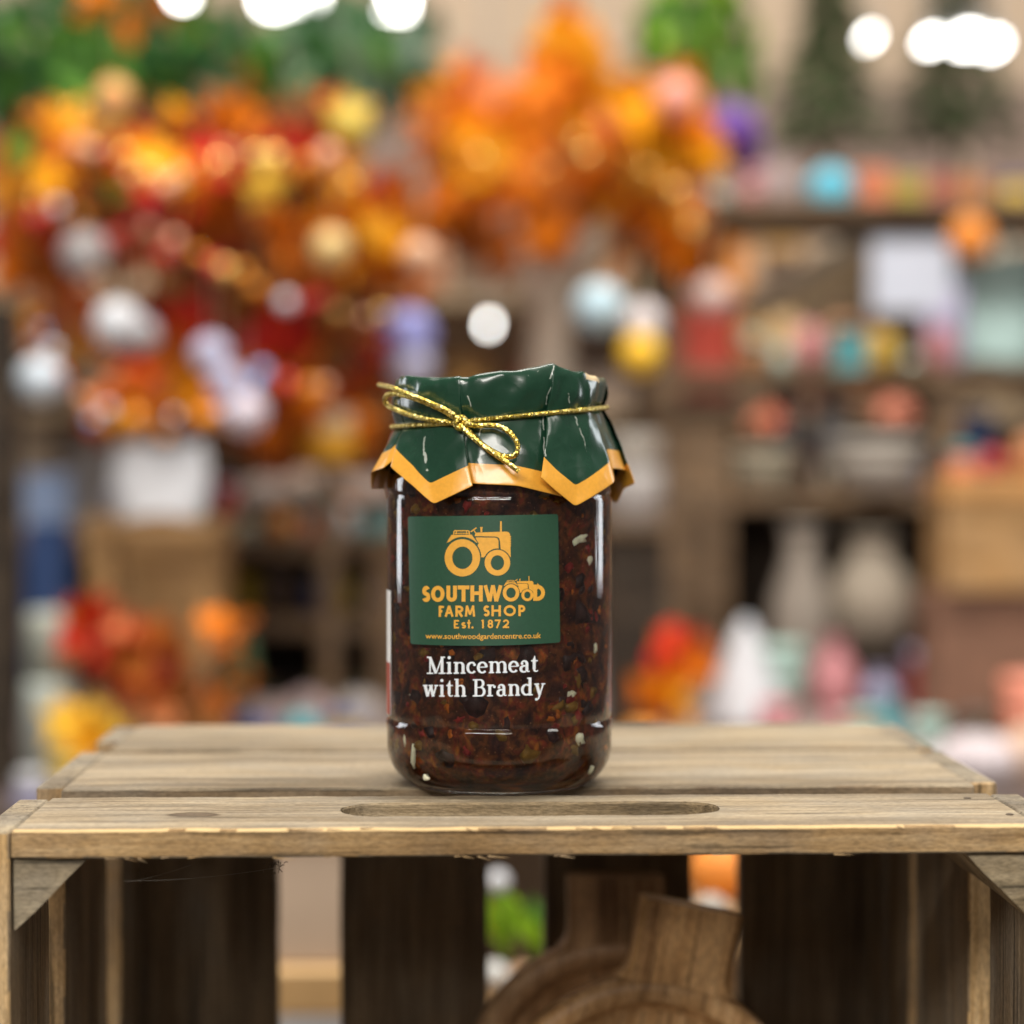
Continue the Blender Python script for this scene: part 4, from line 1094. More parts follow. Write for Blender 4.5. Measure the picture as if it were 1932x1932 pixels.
foliage('leafy_branch', 'dark green leafy branches along the top left', 'foliage', P(60, 120, d2),
        [(90, 110, 170, 130, d2, .15, 100, dict(green=4, dark_green=7, sage=1), 96), (330, 90, 190, 130, d2, .15, 110, dict(green=4, dark_green=8, rust=1), 96), (480, 190, 110, 70, d2, .12, 26, dict(green=3, rust=1, sage=1, crimson=1), 80),
         (180, 60, 90, 110, d2 - .3, .08, 8, dict(orange=2, rust=1, amber=1), 70)],
        [[P(-60, 60, d2), P(150, 110, d2), P(480, 130, d2)]], kind='oval')
foliage('eucalyptus_branch', 'grey-green eucalyptus spray at the top, left of the orange tree', 'foliage', P(660, -80, 3.0),
        [(660, 120, 190, 150, 3.0, .15, 150, dict(sage=3, grey_green=1, dark_green=8, green=2), 84)],
        [[P(640, -120, 3.0), P(660, 60, 3.0), P(700, 220, 3.0)]], kind='oval')
dT = 2.75
tb_ = P(1040, 1500, dT)
foliage('artificial_tree', 'bright orange autumn tree with pale trunk above the jar', 'tree', (tb_.x, tb_.y, TZ),
        [(1060, 270, 270, 130, dT, .25, 110, dict(orange=8, amber=5, peach=1, rust=2), 90),
         (1070, 100, 70, 110, dT, .1, 22, dict(orange=3, amber=3), 80),
         (1050, 370, 230, 130, dT - .05, .15, 50, dict(orange=6, rust=4, amber=1), 92),
         (850, 210, 80, 100, dT, .12, 24, dict(amber=3, orange=3, peach=2), 84),
         (1030, 420, 240, 100, dT + .1, .2, 70, dict(rust=6, orange=3, brown=2), 92),
         (1280, 300, 80, 140, dT - .05, .12, 36, dict(amber=4, orange=4, peach=3), 84),
         (1270, 450, 80, 80, dT, .12, 20, dict(orange=3, rust=4, peach=2), 80)],
        [[(tb_.x, tb_.y, TZ), P(1035, 900, dT), P(1040, 600, dT), P(1050, 400, dT), P(1060, 200, dT)], [P(1040, 560, dT), P(930, 380, dT), P(860, 240, dT)], [P(1045, 520, dT), P(1170, 400, dT), P(1270, 300, dT)]], stem_r=0.040, kind='maple', stem_mat=plain('pale_bark', (0.58, 0.49, 0.39), 0.8))
foliage('leafy_branch', 'bright green leaves at the top, right of the orange tree', 'foliage', P(1330, -100, 3.0),
        [(1320, 70, 110, 120, 3.0, .12, 60, dict(lime=4, green=5), 76), (1390, 130, 40, 70, 3.0, .1, 12, dict(green=4, lime=1), 76)],
        [[P(1330, -120, 3.0), P(1340, 40, 3.0), P(1385, 180, 3.0)]], kind='oval')
d3 = 2.45
foliage('maple_garland', 'deep red and orange leaf wall behind the left garland', 'garland', P(380, 180, d3),
        [(180, 420, 200, 190, d3, .1, 70, dict(crimson=4, red=3, rust=3, orange=3, brown=2), 74), (480, 420, 220, 200, d3, .1, 90, dict(red=4, orange=4, rust=3, crimson=3, amber=2, yellow=1), 74), (560, 640, 190, 130, d3, .1, 66, dict(red=4, crimson=2, rust=4, orange=3), 72), (300, 680, 180, 120, d3, .1, 44, dict(red=3, orange=3, brown=2, peach=2, amber=2), 70), (720, 520, 110, 130, d3, .1, 30, dict(orange=4, rust=3, peach=2, amber=1), 74)],
        [[P(380, 160, d3), P(420, 400, d3), P(520, 700, d3)], [P(400, 300, d3), P(250, 480, d3), P(220, 700, d3)]])
foliage('maple_garland', 'orange and yellow leaf fringe running down the far left', 'garland', P(60, 300, 2.3),
        [(60, 470, 80, 120, 2.3, .08, 26, dict(orange=3, rust=3, brown=2, peach=1), 66), (110, 580, 90, 90, 2.3, .08, 16, dict(amber=3, orange=2, peach=2), 60), (250, 750, 120, 60, 2.1, .06, 18, dict(peach=2, orange=3, amber=2, red=2), 64), (390, 720, 110, 70, 2.1, .06, 18, dict(amber=3, orange=3, red=1), 64), (520, 830, 90, 50, 2.3, .06, 14, dict(rust=3, orange=2, brown=1), 64)],
        [[P(60, 300, 2.3), P(80, 500, 2.3), P(200, 700, 2.2), P(420, 740, 2.15)]])
def sparkle_beads(label, pts, d, n, cols_, rpx):  # glossy beads added to scatter sparkling specks over the blurred foliage
    root = thing('sparkle_beads', label, 'bead string', P(pts[0][0], pts[0][1], d), 'strings of beads')
    path = catmull([P(x, y, d + BG.uniform(-.03, .03)) for x, y in pts], 12)
    rel(from_bm('thread', tube_bm(path, .001, 5), bark), root)
    for k in range(n):
        p = path[int((k + .5) / n * (len(path) - 1))] + Vector((BG.uniform(-.01, .01), 0, BG.uniform(-.015, .015)))
        r = px2m(rpx, d) * BG.uniform(.6, 1.3)
        o = from_bm('bead', lathe_bm([(max(r * math.cos(rad(a_)), 1e-4), r * math.sin(rad(a_))) for a_ in range(-90, 91, 20)], 16), BG.choice(cols_), smooth=True, loc=p); rel(o, root)
bw = cm('bead_white', (.60, .62, .68), .3); bg_ = cm('bead_gold', (.85, .55, .15), .2, metal=.6); br = cm('bead_red', (.60, .03, .03), .2); bp_ = cm('bead_peach', (.80, .40, .25), .25); bo = cm('bead_orange', (.85, .30, .02), .2); bb = cm('bead_blue', (.25, .40, .70), .25)
sparkle_beads('sparkle beads in white, gold and red, added across the left garland', [(40, 400), (200, 440), (400, 500), (560, 560), (720, 600)], 2.0, 22, [bg_, br, bo, bp_, br, bw], 15)
sparkle_beads('sparkle beads in gold and peach, added high in the left garland', [(120, 230), (300, 330), (480, 280), (690, 330)], 2.0, 18, [bg_, bp_, bo, br], 17)
sparkle_beads('sparkle beads, pale and orange, added above the white bag', [(40, 620), (160, 760), (330, 800), (480, 720), (640, 760)], 2.0, 22, [bw, bp_, bo, br, bo, bb], 15)
sparkle_beads('orange sparkle beads added in a loop through the orange tree', [(820, 250), (960, 330), (1100, 280), (1250, 360), (1320, 440)], 2.5, 14, [bo, bg_], 13)

# ---- fir trees by the far wall
for px, top, bot, w_, lab_ in ((1562, -80, 270, 210, 'blurred grey-green fir tree below the single round lamp'), (1800, -110, 270, 250, 'blurred fir tree below the row of lamps at top right')):
    d = 3.9
    root = thing('fir_tree', lab_, 'tree', P(px, bot + 900, d))
    root.location.z = FLOOR_Z
    bmt = tube_bm([(root.location.x, root.location.y, FLOOR_Z), P(px, top, d)], lambda f: .03 * (1 - f) + .004, 8)
    rel(from_bm('trunk', bmt, bark), root)
    bm = bmesh.new()
    for k in range(900):
        f = BG.random() ** .7; y = top + (bot - top) * f; half = w_ / 2 * (f * .9 + .1)
        a_ = BG.uniform(0, 6.28); rr = px2m(half, d) * BG.random() ** .5
        c = P(px, y, d) + Vector((math.cos(a_) * rr, math.sin(a_) * rr, 0)); s = .035
        dv = Vector((math.cos(a_), math.sin(a_), -.4)).normalized() * s * BG.uniform(.7, 1.5); sd = Vector((-math.sin(a_), math.cos(a_), BG.uniform(-.4, .4))) * s * .3
        vv = [bm.verts.new(c), bm.verts.new(c + dv * .5 + sd), bm.verts.new(c + dv), bm.verts.new(c + dv * .5 - sd)]; bm.faces.new(vv)
    o = from_bm('crown', bm, leaf_mat('fir_needles', (0.11, 0.17, 0.07))); stuff(o); rel(o, root)

# ---- furniture: long table, two shelf units
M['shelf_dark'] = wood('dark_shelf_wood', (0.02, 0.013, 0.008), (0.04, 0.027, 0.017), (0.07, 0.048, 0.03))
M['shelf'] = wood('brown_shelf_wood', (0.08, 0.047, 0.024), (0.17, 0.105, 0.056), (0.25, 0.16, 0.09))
M['tan'] = wood('tan_shelf_wood', (0.26, 0.14, 0.05), (0.42, 0.24, 0.095), (0.52, 0.32, 0.15), grey=.1)
M['pale_wood'] = wood('pale_shelf_wood', (0.38, 0.27, 0.16), (0.50, 0.37, 0.23), (0.58, 0.45, 0.30), grey=.3)
M['cloth'] = cm('dusty_pink_cloth', (0.30, 0.23, 0.21))
tY0, tY1 = 1.35, 2.75
dt = thing('display_table', 'long low display table with a pale top behind the crate', 'table', (0, 2.0, FLOOR_Z))
rel(from_bm('table_top', box_bm(-1.3, 1.3, tY0, tY1, TZ - .04, TZ, .004), M['cloth']), dt)
for x in (-1.2, 1.2):
    for y in (tY0 + .08, tY1 - .08): rel(from_bm('leg', box_bm(x - .03, x + .03, y - .03, y + .03, FLOOR_Z, TZ - .0405), M['shelf']), dt)
def zt(py, d): return P(966, py, d).z
def shelf_unit(label, x0px, x1px, d, shelves, mat, back, uprights=(), depth=0.3, group='shelf units', back_py=None):
    x0, x1 = P(x0px, 900, d).x, P(x1px, 900, d).x
    yb = P(966, 900, d).y
    root = thing('shelf_unit', label, 'shelf', ((x0 + x1) / 2, yb, TZ), group)
    zs_ = [zt(p, d) for p in shelves]
    top = max(zs_)
    for i, z in enumerate(zs_): rel(from_bm('shelf', box_bm(x0 + .0205, x1 - .0205, yb - depth / 2, yb + depth / 2, z - .022, z, .001), mat), root)
    for x in (x0, x1): rel(from_bm('upright', box_bm(x - .02, x + .02, yb - depth / 2 - .002, yb + depth / 2 + .002, TZ, top + .004, .001), mat), root)
    for u in uprights:
        x = P(u[0], 900, d).x; rel(from_bm('divider', box_bm(x - .018, x + .018, yb - depth / 2 + .004, yb + depth / 2 - .004, zt(u[2], d) + .001, zt(u[1], d) - .023), mat), root)
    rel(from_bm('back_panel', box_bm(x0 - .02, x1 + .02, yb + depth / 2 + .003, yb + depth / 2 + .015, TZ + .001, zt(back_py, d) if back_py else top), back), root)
    return root
dR = 2.85
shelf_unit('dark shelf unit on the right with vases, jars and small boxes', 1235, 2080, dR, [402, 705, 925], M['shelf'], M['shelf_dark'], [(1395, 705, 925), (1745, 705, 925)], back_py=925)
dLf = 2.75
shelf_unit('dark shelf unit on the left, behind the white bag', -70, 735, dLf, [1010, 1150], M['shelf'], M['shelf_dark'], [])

# ---- things on the shelves
def item(kind, name, label, cat, px, base, w_, h_, d, mat, group=None, z=None, extra=None):
    """a small display thing whose base stands at photo row base (or height z)"""
    c = P(px, base, d); 
    if z is not None: c.z = z
    W, H = px2m(w_, d), px2m(h_, d)
    root = thing(name, label, cat, c, group)
    r = W / 2
    if kind == 'ball':
        prof_ = [(max(r * math.cos(rad(a_)), 1e-4), H / 2 + H / 2 * math.sin(rad(a_))) for a_ in range(-90, 91, 12)]
        from_bm('bauble', lathe_bm(prof_, 32), mat, root, smooth=True)
        from_bm('cap', lathe_bm([(r * .14, H * .985), (r * .14, H * 1.07), (r * .05, H * 1.09)], 12), cm('bauble_cap', (.5, .42, .25), .35, metal=1), root)
    elif kind == 'pumpkin':
        prof_ = [(max(r * math.cos(rad(a_)) ** .8 if a_ not in (-90, 90) else 1e-4, 1e-4), H / 2 + H / 2 * math.sin(rad(a_))) for a_ in range(-90, 91, 12)]
        from_bm('flesh', lathe_bm(prof_, 48, 10, .16), mat, root, smooth=True)
        from_bm('stalk', tube_bm([(0, 0, H * .95), (r * .05, 0, H * 1.1), (r * .16, 0, H * 1.22)], r * .09, 8), cm('stalk', (.12, .13, .05)), root)
    elif kind == 'box':
        from_bm('carton', box_bm(-r, r, -r * .7, r * .7, 0, H * .8, .002), mat, root)
        from_bm('lid', box_bm(-r * 1.03, r * 1.03, -r * .73, r * .73, H * .8, H, .002), extra or mat, root)
    elif kind == 'bag':
        bm = bmesh.new(); rings = []
        for k in range(9):
            f = k / 8; wv = r * (.86 + .2 * math.sin(f * math.pi * .8)); dv = r * .35 * (1 - .75 * f)
            rings.append([bm.verts.new((x * wv, y * dv + .01 * math.sin(k * 2 + x * 3) * r, f * H + (0.10 * H * abs(x) if k == 8 else 0) + (0.12 * H * (1 - abs(x)) if k == 0 else 0))) for x, y in ((-1, -1), (-.5, -1.2), (0, -.9), (.5, -1.2), (1, -1), (1, 1), (.5, 1.2), (0, .9), (-.5, 1.2), (-1, 1))])
        for a_, b_ in zip(rings, rings[1:]):
            for q in range(10): bm.faces.new((a_[q], a_[(q + 1) % 10], b_[(q + 1) % 10], b_[q]))
        bm.faces.new(rings[0]); from_bm('bag_body', bm, mat, root, smooth=True)
        for sy in (-1, 1): from_bm('handle', tube_bm(catmull([(-r * .4, sy * r * .1, H), (-r * .3, sy * r * .1, H * 1.2), (r * .3, sy * r * .1, H * 1.2), (r * .4, sy * r * .1, H)], 5), r * .03, 6), mat, root)
    elif kind == 'vase':
        from_bm('body', lathe_bm([(r * .55, 0), (r * .8, H * .1), (r, H * .38), (r * .88, H * .62), (r * .45, H * .84), (r * .5, H * .97), (r * .56, H), (r * .42, H * .99), (r * .36, H * .84), (r * .5, H * .6)], 36), mat, root, smooth=True)
        from_bm('rim', lathe_bm([(r * .5, H * .985), (r * .6, H * .99), (r * .6, H * 1.02), (r * .5, H * 1.025)], 36, cap=False), mat, root, smooth=True)
    elif kind == 'pot':
        from_bm('pot_body', lathe_bm([(r * .7, 0), (r * .95, H * .5), (r * .97, H * .8)], 36), mat, root, smooth=True)
        from_bm('rim', lathe_bm([(r * .95, H * .8), (r * 1.05, H * .81), (r * 1.05, H), (r * .9, H), (r * .86, H * .82)], 36), mat, root, smooth=True)
    elif kind == 'jar':
        from_bm('jar_body', lathe_bm([(r * .85, 0), (r, H * .08), (r, H * .68), (r * .78, H * .8), (r * .78, H * .84)], 28), mat, root, smooth=True)
        from_bm('lid', lathe_bm([(r * .86, H * .84), (r * .86, H), (r * .8, H * 1.01)], 28), extra or mat, root, smooth=True)
    elif kind == 'candle':
        from_bm('wax', lathe_bm([(r, 0), (r, H * .55), (r * .97, H * .6)], 28), mat, root, smooth=True)
        from_bm('glass_cup', lathe_bm([(r * .9, H * .605), (r * .92, H * .96), (r * .85, H)], 28), extra or mat, root, smooth=True)
    elif kind == 'gnome':
        from_bm('hat', lathe_bm([(r * 1.0, H * .12), (r * .98, H * .18), (r * .72, H * .42), (r * .45, H * .70), (r * .22, H * .92), (r * .05, H)], 32), mat, root, smooth=True)
        from_bm('body', lathe_bm([(r * .8, 0), (r * .86, H * .06), (r * .8, H * .119)], 32), extra or mat, root, smooth=True)
    elif kind == 'mushroom':
        from_bm('stalk', lathe_bm([(r * .38, 0), (r * .30, H * .3), (r * .26, H * .56)], 20), extra or mat, root, smooth=True)
        from_bm('cap', lathe_bm([(r * .3, H * .562), (r * .95, H * .56), (r, H * .62), (r * .8, H * .84), (r * .4, H * .97), (.001, H)], 28), mat, root, smooth=True)
    elif kind == 'sign':
        from_bm('board', box_bm(-r, r, -.006, .006, H * .42, H, .004), mat, root)
        from_bm('post', box_bm(-.008, .008, .007, .02, 0, H * .9), extra or mat, root)
        from_bm('foot', box_bm(-r * .4, r * .4, -.03, .04, -.0, .008), extra or mat, root)
    elif kind == 'house':
        bm = bmesh.new(); dy = r * .5
        f_ = [bm.verts.new((x, -dy, z_)) for x, z_ in ((-r, 0), (r, 0), (r, H * .86), (r * .75, H * .95), (-r, H * .42))]
        f = bm.faces.new(f_); e = bmesh.ops.extrude_face_region(bm, geom=[f]); bmesh.ops.translate(bm, verts=[v for v in e['geom'] if isinstance(v, bmesh.types.BMVert)], vec=(0, 2 * dy, 0))
        from_bm('wall', bm, mat, root)
        bm = box_bm(-r * 1.12, r * 1.12, -dy * 1.2, dy * 1.2, 0, .018); bmesh.ops.rotate(bm, verts=bm.verts, matrix=Matrix.Rotation(-math.atan2(H * .53, r * 1.75), 3, 'Y')); bmesh.ops.translate(bm, verts=bm.verts, vec=(-r * .1, 0, H * .70))
        from_bm('roof', bm, extra or mat, root)
        for q in (-.35, .25): from_bm('window', box_bm(q * r - .015, q * r + .015, -dy - .004, -dy + .002, H * .18, H * .36), M['shelf'], root)
    return root
white = cm('white_glaze', (.56, .57, .60), .45, .05); offw = cm('off_white_glaze', (.40, .36, .31), .5); lav = cm('lavender', (.42, .41, .55), .5)
# floating baubles of the garland hang on threads; white blossoms sit among the leaves
def hang(px, py, r_px, d, mat, label, cat='bauble', name='hanging_bauble', group=None, ln=120):
    root = thing(name, label, cat, P(px, py, d), group); r = px2m(r_px, d)
    from_bm('ball', lathe_bm([(max(r * math.cos(rad(a_)), 1e-4), r * math.sin(rad(a_))) for a_ in range(-90, 91, 12)], 28), mat, root, smooth=True)
    from_bm('hanger', tube_bm([(0, 0, r * .98), (0, 0, r + px2m(ln, d))], .0012, 5), cm('bauble_cap', (.5, .42, .25), .35, metal=1), root)
G1 = 'hanging baubles'
hang(222, 612, 46, 2.0, white, 'large white bauble hanging left of the dark red leaves', group=G1)
hang(265, 630, 34, 2.05, white, 'smaller white bauble touching the large white one', group=G1)
hang(160, 478, 46, 2.1, cm('silver_grey', (.40, .38, .38), .4), 'silver-grey bauble above the large white one', group=G1)
hang(45, 700 + 8, 4, 2.1, white, 'tiny white bead at the far left edge', group=G1)
hang(76, 716, 44, 2.0, cm('ice_white', (.50, .56, .62), .4), 'ice-white bauble by the dark post at far left', group=G1)
hang(398, 668, 36, 2.0, lav, 'lavender-white bauble, upper of the slanting three', group=G1)
hang(425, 720, 34, 2.0, lav, 'lavender-white bauble, middle of the slanting three', group=G1)
hang(463, 780, 42, 2.0, cm('pink_white', (.55, .48, .54), .4), 'pinkish white bauble, lowest of the slanting three', group=G1)
hang(625, 468, 38, 2.0, cm('champagne', (.62, .42, .16), .3), 'champagne bauble in the orange leaves', group=G1)
hang(790, 482, 34, 2.1, cm('peach_bauble', (.62, .36, .22), .4), 'dull peach bauble right of the champagne one', group=G1)
hang(1380, 250, 55, 2.7, cm('purple', (.11, .03, .26), .4), 'deep purple bauble at the right of the orange tree', group=G1)
hang(1405, 285, 38, 2.75, cm('violet', (.20, .09, .36), .4), 'violet bauble half behind the deep purple one', group=G1)
hang(768, 632, 52, 2.3, cm('periwinkle', (.28, .29, .62), .4), 'periwinkle blue bauble left of the bright lamp', group=G1)
hang(775, 690, 44, 2.3, lav, 'pale lavender bauble under the periwinkle one', group=G1)
hang(1130, 580, 48, 2.3, cm('pale_blue', (.44, .60, .68), .4), 'pale blue bauble below the orange tree', group=G1)
hang(1212, 610, 40, 2.35, cm('pearl', (.64, .58, .60), .4), 'pearl bauble above the yellow one', group=G1)
hang(1208, 668, 40, 2.3, cm('gold_yellow', (.82, .48, .02), .4), 'golden yellow bauble next to the red box', group=G1)
hang(1345, 560, 36, 2.5, cm('dusty_pink', (.56, .40, .36), .5), 'dusty pink bauble above the red box', group=G1)
hang(1277, 185, 40, 2.55, cm('salmon', (.80, .34, .26), .5), 'salmon pink bauble among the orange leaves', group=G1)
hang(660, 240, 44, 2.1, cm('mustard', (.52, .38, .05), .5), 'mustard bauble at the top of the garland', group=G1)
hang(215, 185, 36, 2.2, cm('apricot', (.72, .36, .12), .5), 'apricot bauble among the green leaves', group=G1)

# right unit, top shelf
zA, zB, zC = zt(402, dR), zt(705, dR), zt(925, dR)
G2 = 'things on the right shelves'
item('ball', 'decorative_ball', 'bright cyan ball on the top right shelf', 'ball', 1568, 0, 88, 88, dR, cm('cyan', (.10, .52, .70), .4), G2, zA)
for px, w_, h_, nm_, col in ((1648, 60, 82, 'coral', (.66, .20, .09)), (1712, 58, 66, 'olive yellow', (.42, .34, .05)), (1768, 50, 70, 'dull red', (.42, .13, .10)), (1828, 64, 66, 'orange brown', (.48, .17, .05))):
    item('box', 'small_box', nm_ + ' small box in the row on the top right shelf', 'box', px, 0, w_, h_, dR, cm(nm_.replace(' ', '_') + '_card', col), G2, zA)
item('vase', 'vase', 'grey-pink vase on the top shelf left of the cyan ball', 'vase', 1470, 0, 80, 110, dR, cm('grey_pink', (.36, .28, .27)), G2, zA)
# second shelf
item('house', 'wooden_house', 'tan wooden house ornament with sloping grey roof', 'ornament', 1545, 0, 300, 275, dR + .05, cm('tan_board', (.50, .36, .21)), G2, zB, cm('grey_roof', (.33, .29, .24)))
for px, h_, w_, col, nm_ in ((1480, 130, 64, (.58, .40, .20), 'yellowish'), (1590, 120, 62, (.62, .33, .17), 'peach'), (1650, 100, 60, (.52, .24, .10), 'brown-orange'), (1415, 120, 56, (.50, .30, .12), 'tan')):
    item('jar', 'storage_jar', nm_ + ' jar in front of the wooden house', 'jar', px, 0, w_, h_, dR - .1, cm(nm_.replace('-', '_') + '_jar', col), G2, zB, M['shelf'])
item('sign', 'display_sign', 'blank white board sign on the right shelf', 'sign', 1722, 0, 156, 250, dR - .12, cm('sign_white', (.54, .58, .68), .5, .03), G2, zB, M['shelf'])
item('bag', 'gift_bag', 'pale mint gift bag at the right edge', 'bag', 1850, 0, 230, 215, dR - .05, cm('mint', (.36, .50, .48), .5, .06), G2, zB)
item('bag', 'gift_bag', 'small lilac gift bag in front of the mint one', 'bag', 1785, 0, 70, 150, dR - .12, cm('lilac', (.44, .40, .60), .5, .06), G2, zB)
hang(1830, 450, 42, dR - .2, cm('pumpkin_orange', (.80, .26, .03)), 'orange bauble hanging above the mint gift bag', group=G1)
# third shelf
for px, nm_ in ((1430, 'leftmost'), (1488, 'middle'), (1572, 'rightmost')):
    item('jar', 'glass_jar', nm_ + ' of three grey jars on the middle right shelf', 'jar', px, 0, 66, 190, dR + .02, cm('grey_jar', (.30, .29, .31), .25), G2, zC, cm('steel_lid', (.5, .5, .55), .25, metal=1))
item('pot', 'plant_pot', 'grey stone pot under the left coral bloom', 'pot', 1440, 0, 130, 80, dR - .12, cm('stone', (.33, .29, .21)), G2, zC)
item('pot', 'plant_pot', 'pale grey pot under the right coral bloom', 'pot', 1655, 0, 180, 100, dR - .12, cm('pale_stone', (.42, .38, .33)), G2, zC)
def bloom(px, py, r_px, d, col, label):
    root = thing('flower', label, 'flower', P(px, py + r_px * .9, d), 'coral blooms')
    m = leaf_mat('coral_petal', col); me = leaf_mesh('petal', 'oval', m)
    for k in range(26):
        o = bpy.data.objects.new('petal', me); COL.objects.link(o); o.parent = root
        a_ = k * 2.4; t = (k / 26) * 1.4; R_ = px2m(r_px, d)
        o.location = Vector((math.cos(a_) * math.sin(t) * R_ * .6, math.sin(a_) * math.sin(t) * R_ * .6, R_ * .9 + math.cos(t) * R_ * .5)); s = R_ * 1.0; o.scale = (s, s, s)
        o.rotation_euler = (t, 0, a_ + math.pi / 2)
    from_bm('stem', tube_bm([(0, 0, 0), (0, 0, px2m(r_px, d) * 1.2)], .004, 6), bark, root)
bloom(1440, 800, 58, dR - .12, (.85, .26, .15), 'left coral bloom in the grey stone pot')
bloom(1690, 785, 56, dR - .12, (.80, .33, .22), 'right paler coral bloom in the pale grey pot')
item('box', 'gift_box', 'navy blue box at the right of the middle shelf', 'box', 1830, 0, 80, 150, dR - .05, cm('navy', (.03, .08, .24)), G2, zC)
item('box', 'gift_box', 'red box standing right of the yellow bauble', 'box', 1312, 0, 136, 178, dR - .1, cm('red_card', (.44, .045, .022), .5), G2, zt(755, dR - .1))
# the red box and a white canister stand on a tall plinth
x0, x1 = P(1238, 900, dR - .1).x, P(1385, 900, dR - .1).x; yb = P(966, 900, dR - .1).y
pl = thing('plinth', 'brown wooden plinth under the red box', 'plinth', ((x0 + x1) / 2, yb, TZ))
rel(from_bm('column', box_bm(x0 + .01, x1 - .01, yb - .05, yb + .04, TZ, zt(755, dR - .1) - .021), M['shelf']), pl)
rel(from_bm('top', box_bm(x0, x1, yb - .06, yb + .045, zt(755, dR - .1) - .02, zt(755, dR - .1) - .001), M['shelf']), pl)
d5 = 2.35
item('candle', 'canister', 'white canister beside the jar cover on the right', 'canister', 1195, 985, 110, 165, d5, cm('warm_grey_white', (.50, .47, .45), .5), None, None, offw)
st = thing('stand', 'dark wooden stand under the white canister', 'stand', P(1195, 988, d5)); st.location.z = TZ
zz = P(1195, 985, d5).z
from_bm('post', box_bm(-.035, .035, -.03, .03, 0, zz - TZ - .013), M['shelf_dark'], st); from_bm('plate', box_bm(-.045, .045, -.04, .04, zz - TZ - .012, zz - TZ - .0005), M['shelf'], st)
# bottom bay of the right unit
item('vase', 'vase', 'tall pale beige vase in the dark bay on the right', 'vase', 1515, 0, 120, 330, 2.65, cm('dim_beige', (.27, .23, .19)), None, TZ)
item('vase', 'vase', 'squat stone-coloured vase right of the tall one', 'vase', 1645, 0, 165, 215, 2.68, cm('stone_beige', (.30, .25, .19)), None, TZ + px2m(95, 2.68))
bl_ = P(1645, 900, 2.68); sb_ = thing('wooden_block', 'dark block under the squat vase', 'block', (bl_.x, bl_.y, TZ))
from_bm('block_body', box_bm(-.05, .05, -.05, .05, 0, px2m(95, 2.68) - .007, .002), M['shelf_dark'], sb_); from_bm('block_top', box_bm(-.054, .054, -.054, .054, px2m(95, 2.68) - .0065, px2m(95, 2.68) - .0005), M['shelf_dark'], sb_)
item('gnome', 'gnome_ornament', 'white cone-hatted ornament right of the jar', 'ornament', 1410, 0, 170, 225, 2.3, white, None, TZ, cm('taupe_cloth', (.36, .29, .26)))
foliage('leaf_spray', 'small red and orange leaf spray left of the white ornament', 'foliage', (P(1275, 1300, 2.25).x, P(1275, 1300, 2.25).y, TZ),
        [(1285, 1225, 50, 55, 2.25, .04, 16, dict(red=3, orange=3), 70), (1262, 1300, 55, 50, 2.25, .04, 16, dict(amber=3, orange=3, yellow=1), 70)],
        [[(P(1275, 1300, 2.25).x, P(1275, 1300, 2.25).y, TZ), P(1270, 1290, 2.25), P(1285, 1200, 2.25)]], kind='oval', stem_r=.003)
dB = 2.3
item('box', 'carton', 'large tan carton at the right edge', 'box', 1880, 1112, 230, 215, dB, M['tan'], None, None, cm('honey_card', (.50, .25, .08)))
item('box', 'carton', 'brown carton below the large tan one', 'box', 1865, 0, 230, 0.001 + (P(966, 1112, dB).z - TZ - .001) / dB * F_PX, dB, cm('brown_card', (.20, .10, .06)), None, TZ)
item('ball', 'decorative_ball', 'pink ball in front of the tan carton', 'ball', 1842, 985, 70, 70, dB - .12, cm('rose', (.55, .13, .15)), None, TZ + 0.0)
for px, w_, h_, nm_, col in ((1620, 120, 70, 'pale green', (.50, .52, .38)), (1730, 130, 76, 'grey-lilac', (.46, .42, .42)), (1850, 150, 96, 'pinkish white', (.62, .54, .56)), (1950, 110, 110, 'peach', (.62, .42, .30))):
    item('pumpkin', 'ornamental_gourd', nm_ + ' gourd on the display table at right', 'gourd', px, 0, w_, h_, 1.95, cm(nm_.replace(' ', '_').replace('-', '_') + '_gourd', col), 'gourds on the table', TZ)
for px, nm_, m_ in ((1330, 'white', white), (1400, 'orange', cm('pumpkin_orange', (.80, .26, .03))), (1470, 'pink', cm('rose_pink', (.70, .30, .32))), (1540, 'cream', offw)):
    item('mushroom', 'toadstool_ornament', nm_ + ' toadstool ornament just behind the crate, right of the jar', 'ornament', px, 0, 96, 72, 1.72, m_, 'toadstools behind the crate', TZ, white)

# left side
dL = 2.2
item('box', 'tall_box', 'tall tan box behind the white bag', 'box', 300, 0, 250, 420 * 1.0, dL + .1, M['tan'], None, TZ)
item('bag', 'cloth_bag', 'white cloth bag standing open left of the jar', 'bag', 303, 985, 172, 140, dL - .1, white)
bz = P(303, 985, dL - .1); hb = thing('stool', 'orange-brown stool carrying the white bag', 'stool', (bz.x, bz.y, TZ))
from_bm('seat', box_bm(-.06, .06, -.04, .04, bz.z - TZ - .015, bz.z - TZ - .0005, .002), M['tan'], hb)
for sx in (-1, 1):
    for sy in (-1, 1): from_bm('leg', box_bm(sx * .05 - .006, sx * .05 + .006, sy * .03 - .006, sy * .03 + .006, 0, bz.z - TZ - .0155), M['tan'], hb)
px_ = P(8, 900, 2.0); pst = thing('post', 'dark upright post at the far left edge', 'post', (px_.x, px_.y, TZ))
from_bm('shaft', box_bm(-.022, .012, -.02, .02, .02, .46), M['shelf_dark'], pst); from_bm('foot', box_bm(-.03, .03, -.03, .03, 0, .0195), M['shelf_dark'], pst)
item('box', 'gift_box', 'navy box on the left behind the pale pillar', 'box', 88, 0, 80, 480, dL + .2, cm('navy', (.03, .08, .24)), None, TZ, cm('sky_blue', (.30, .42, .66)))
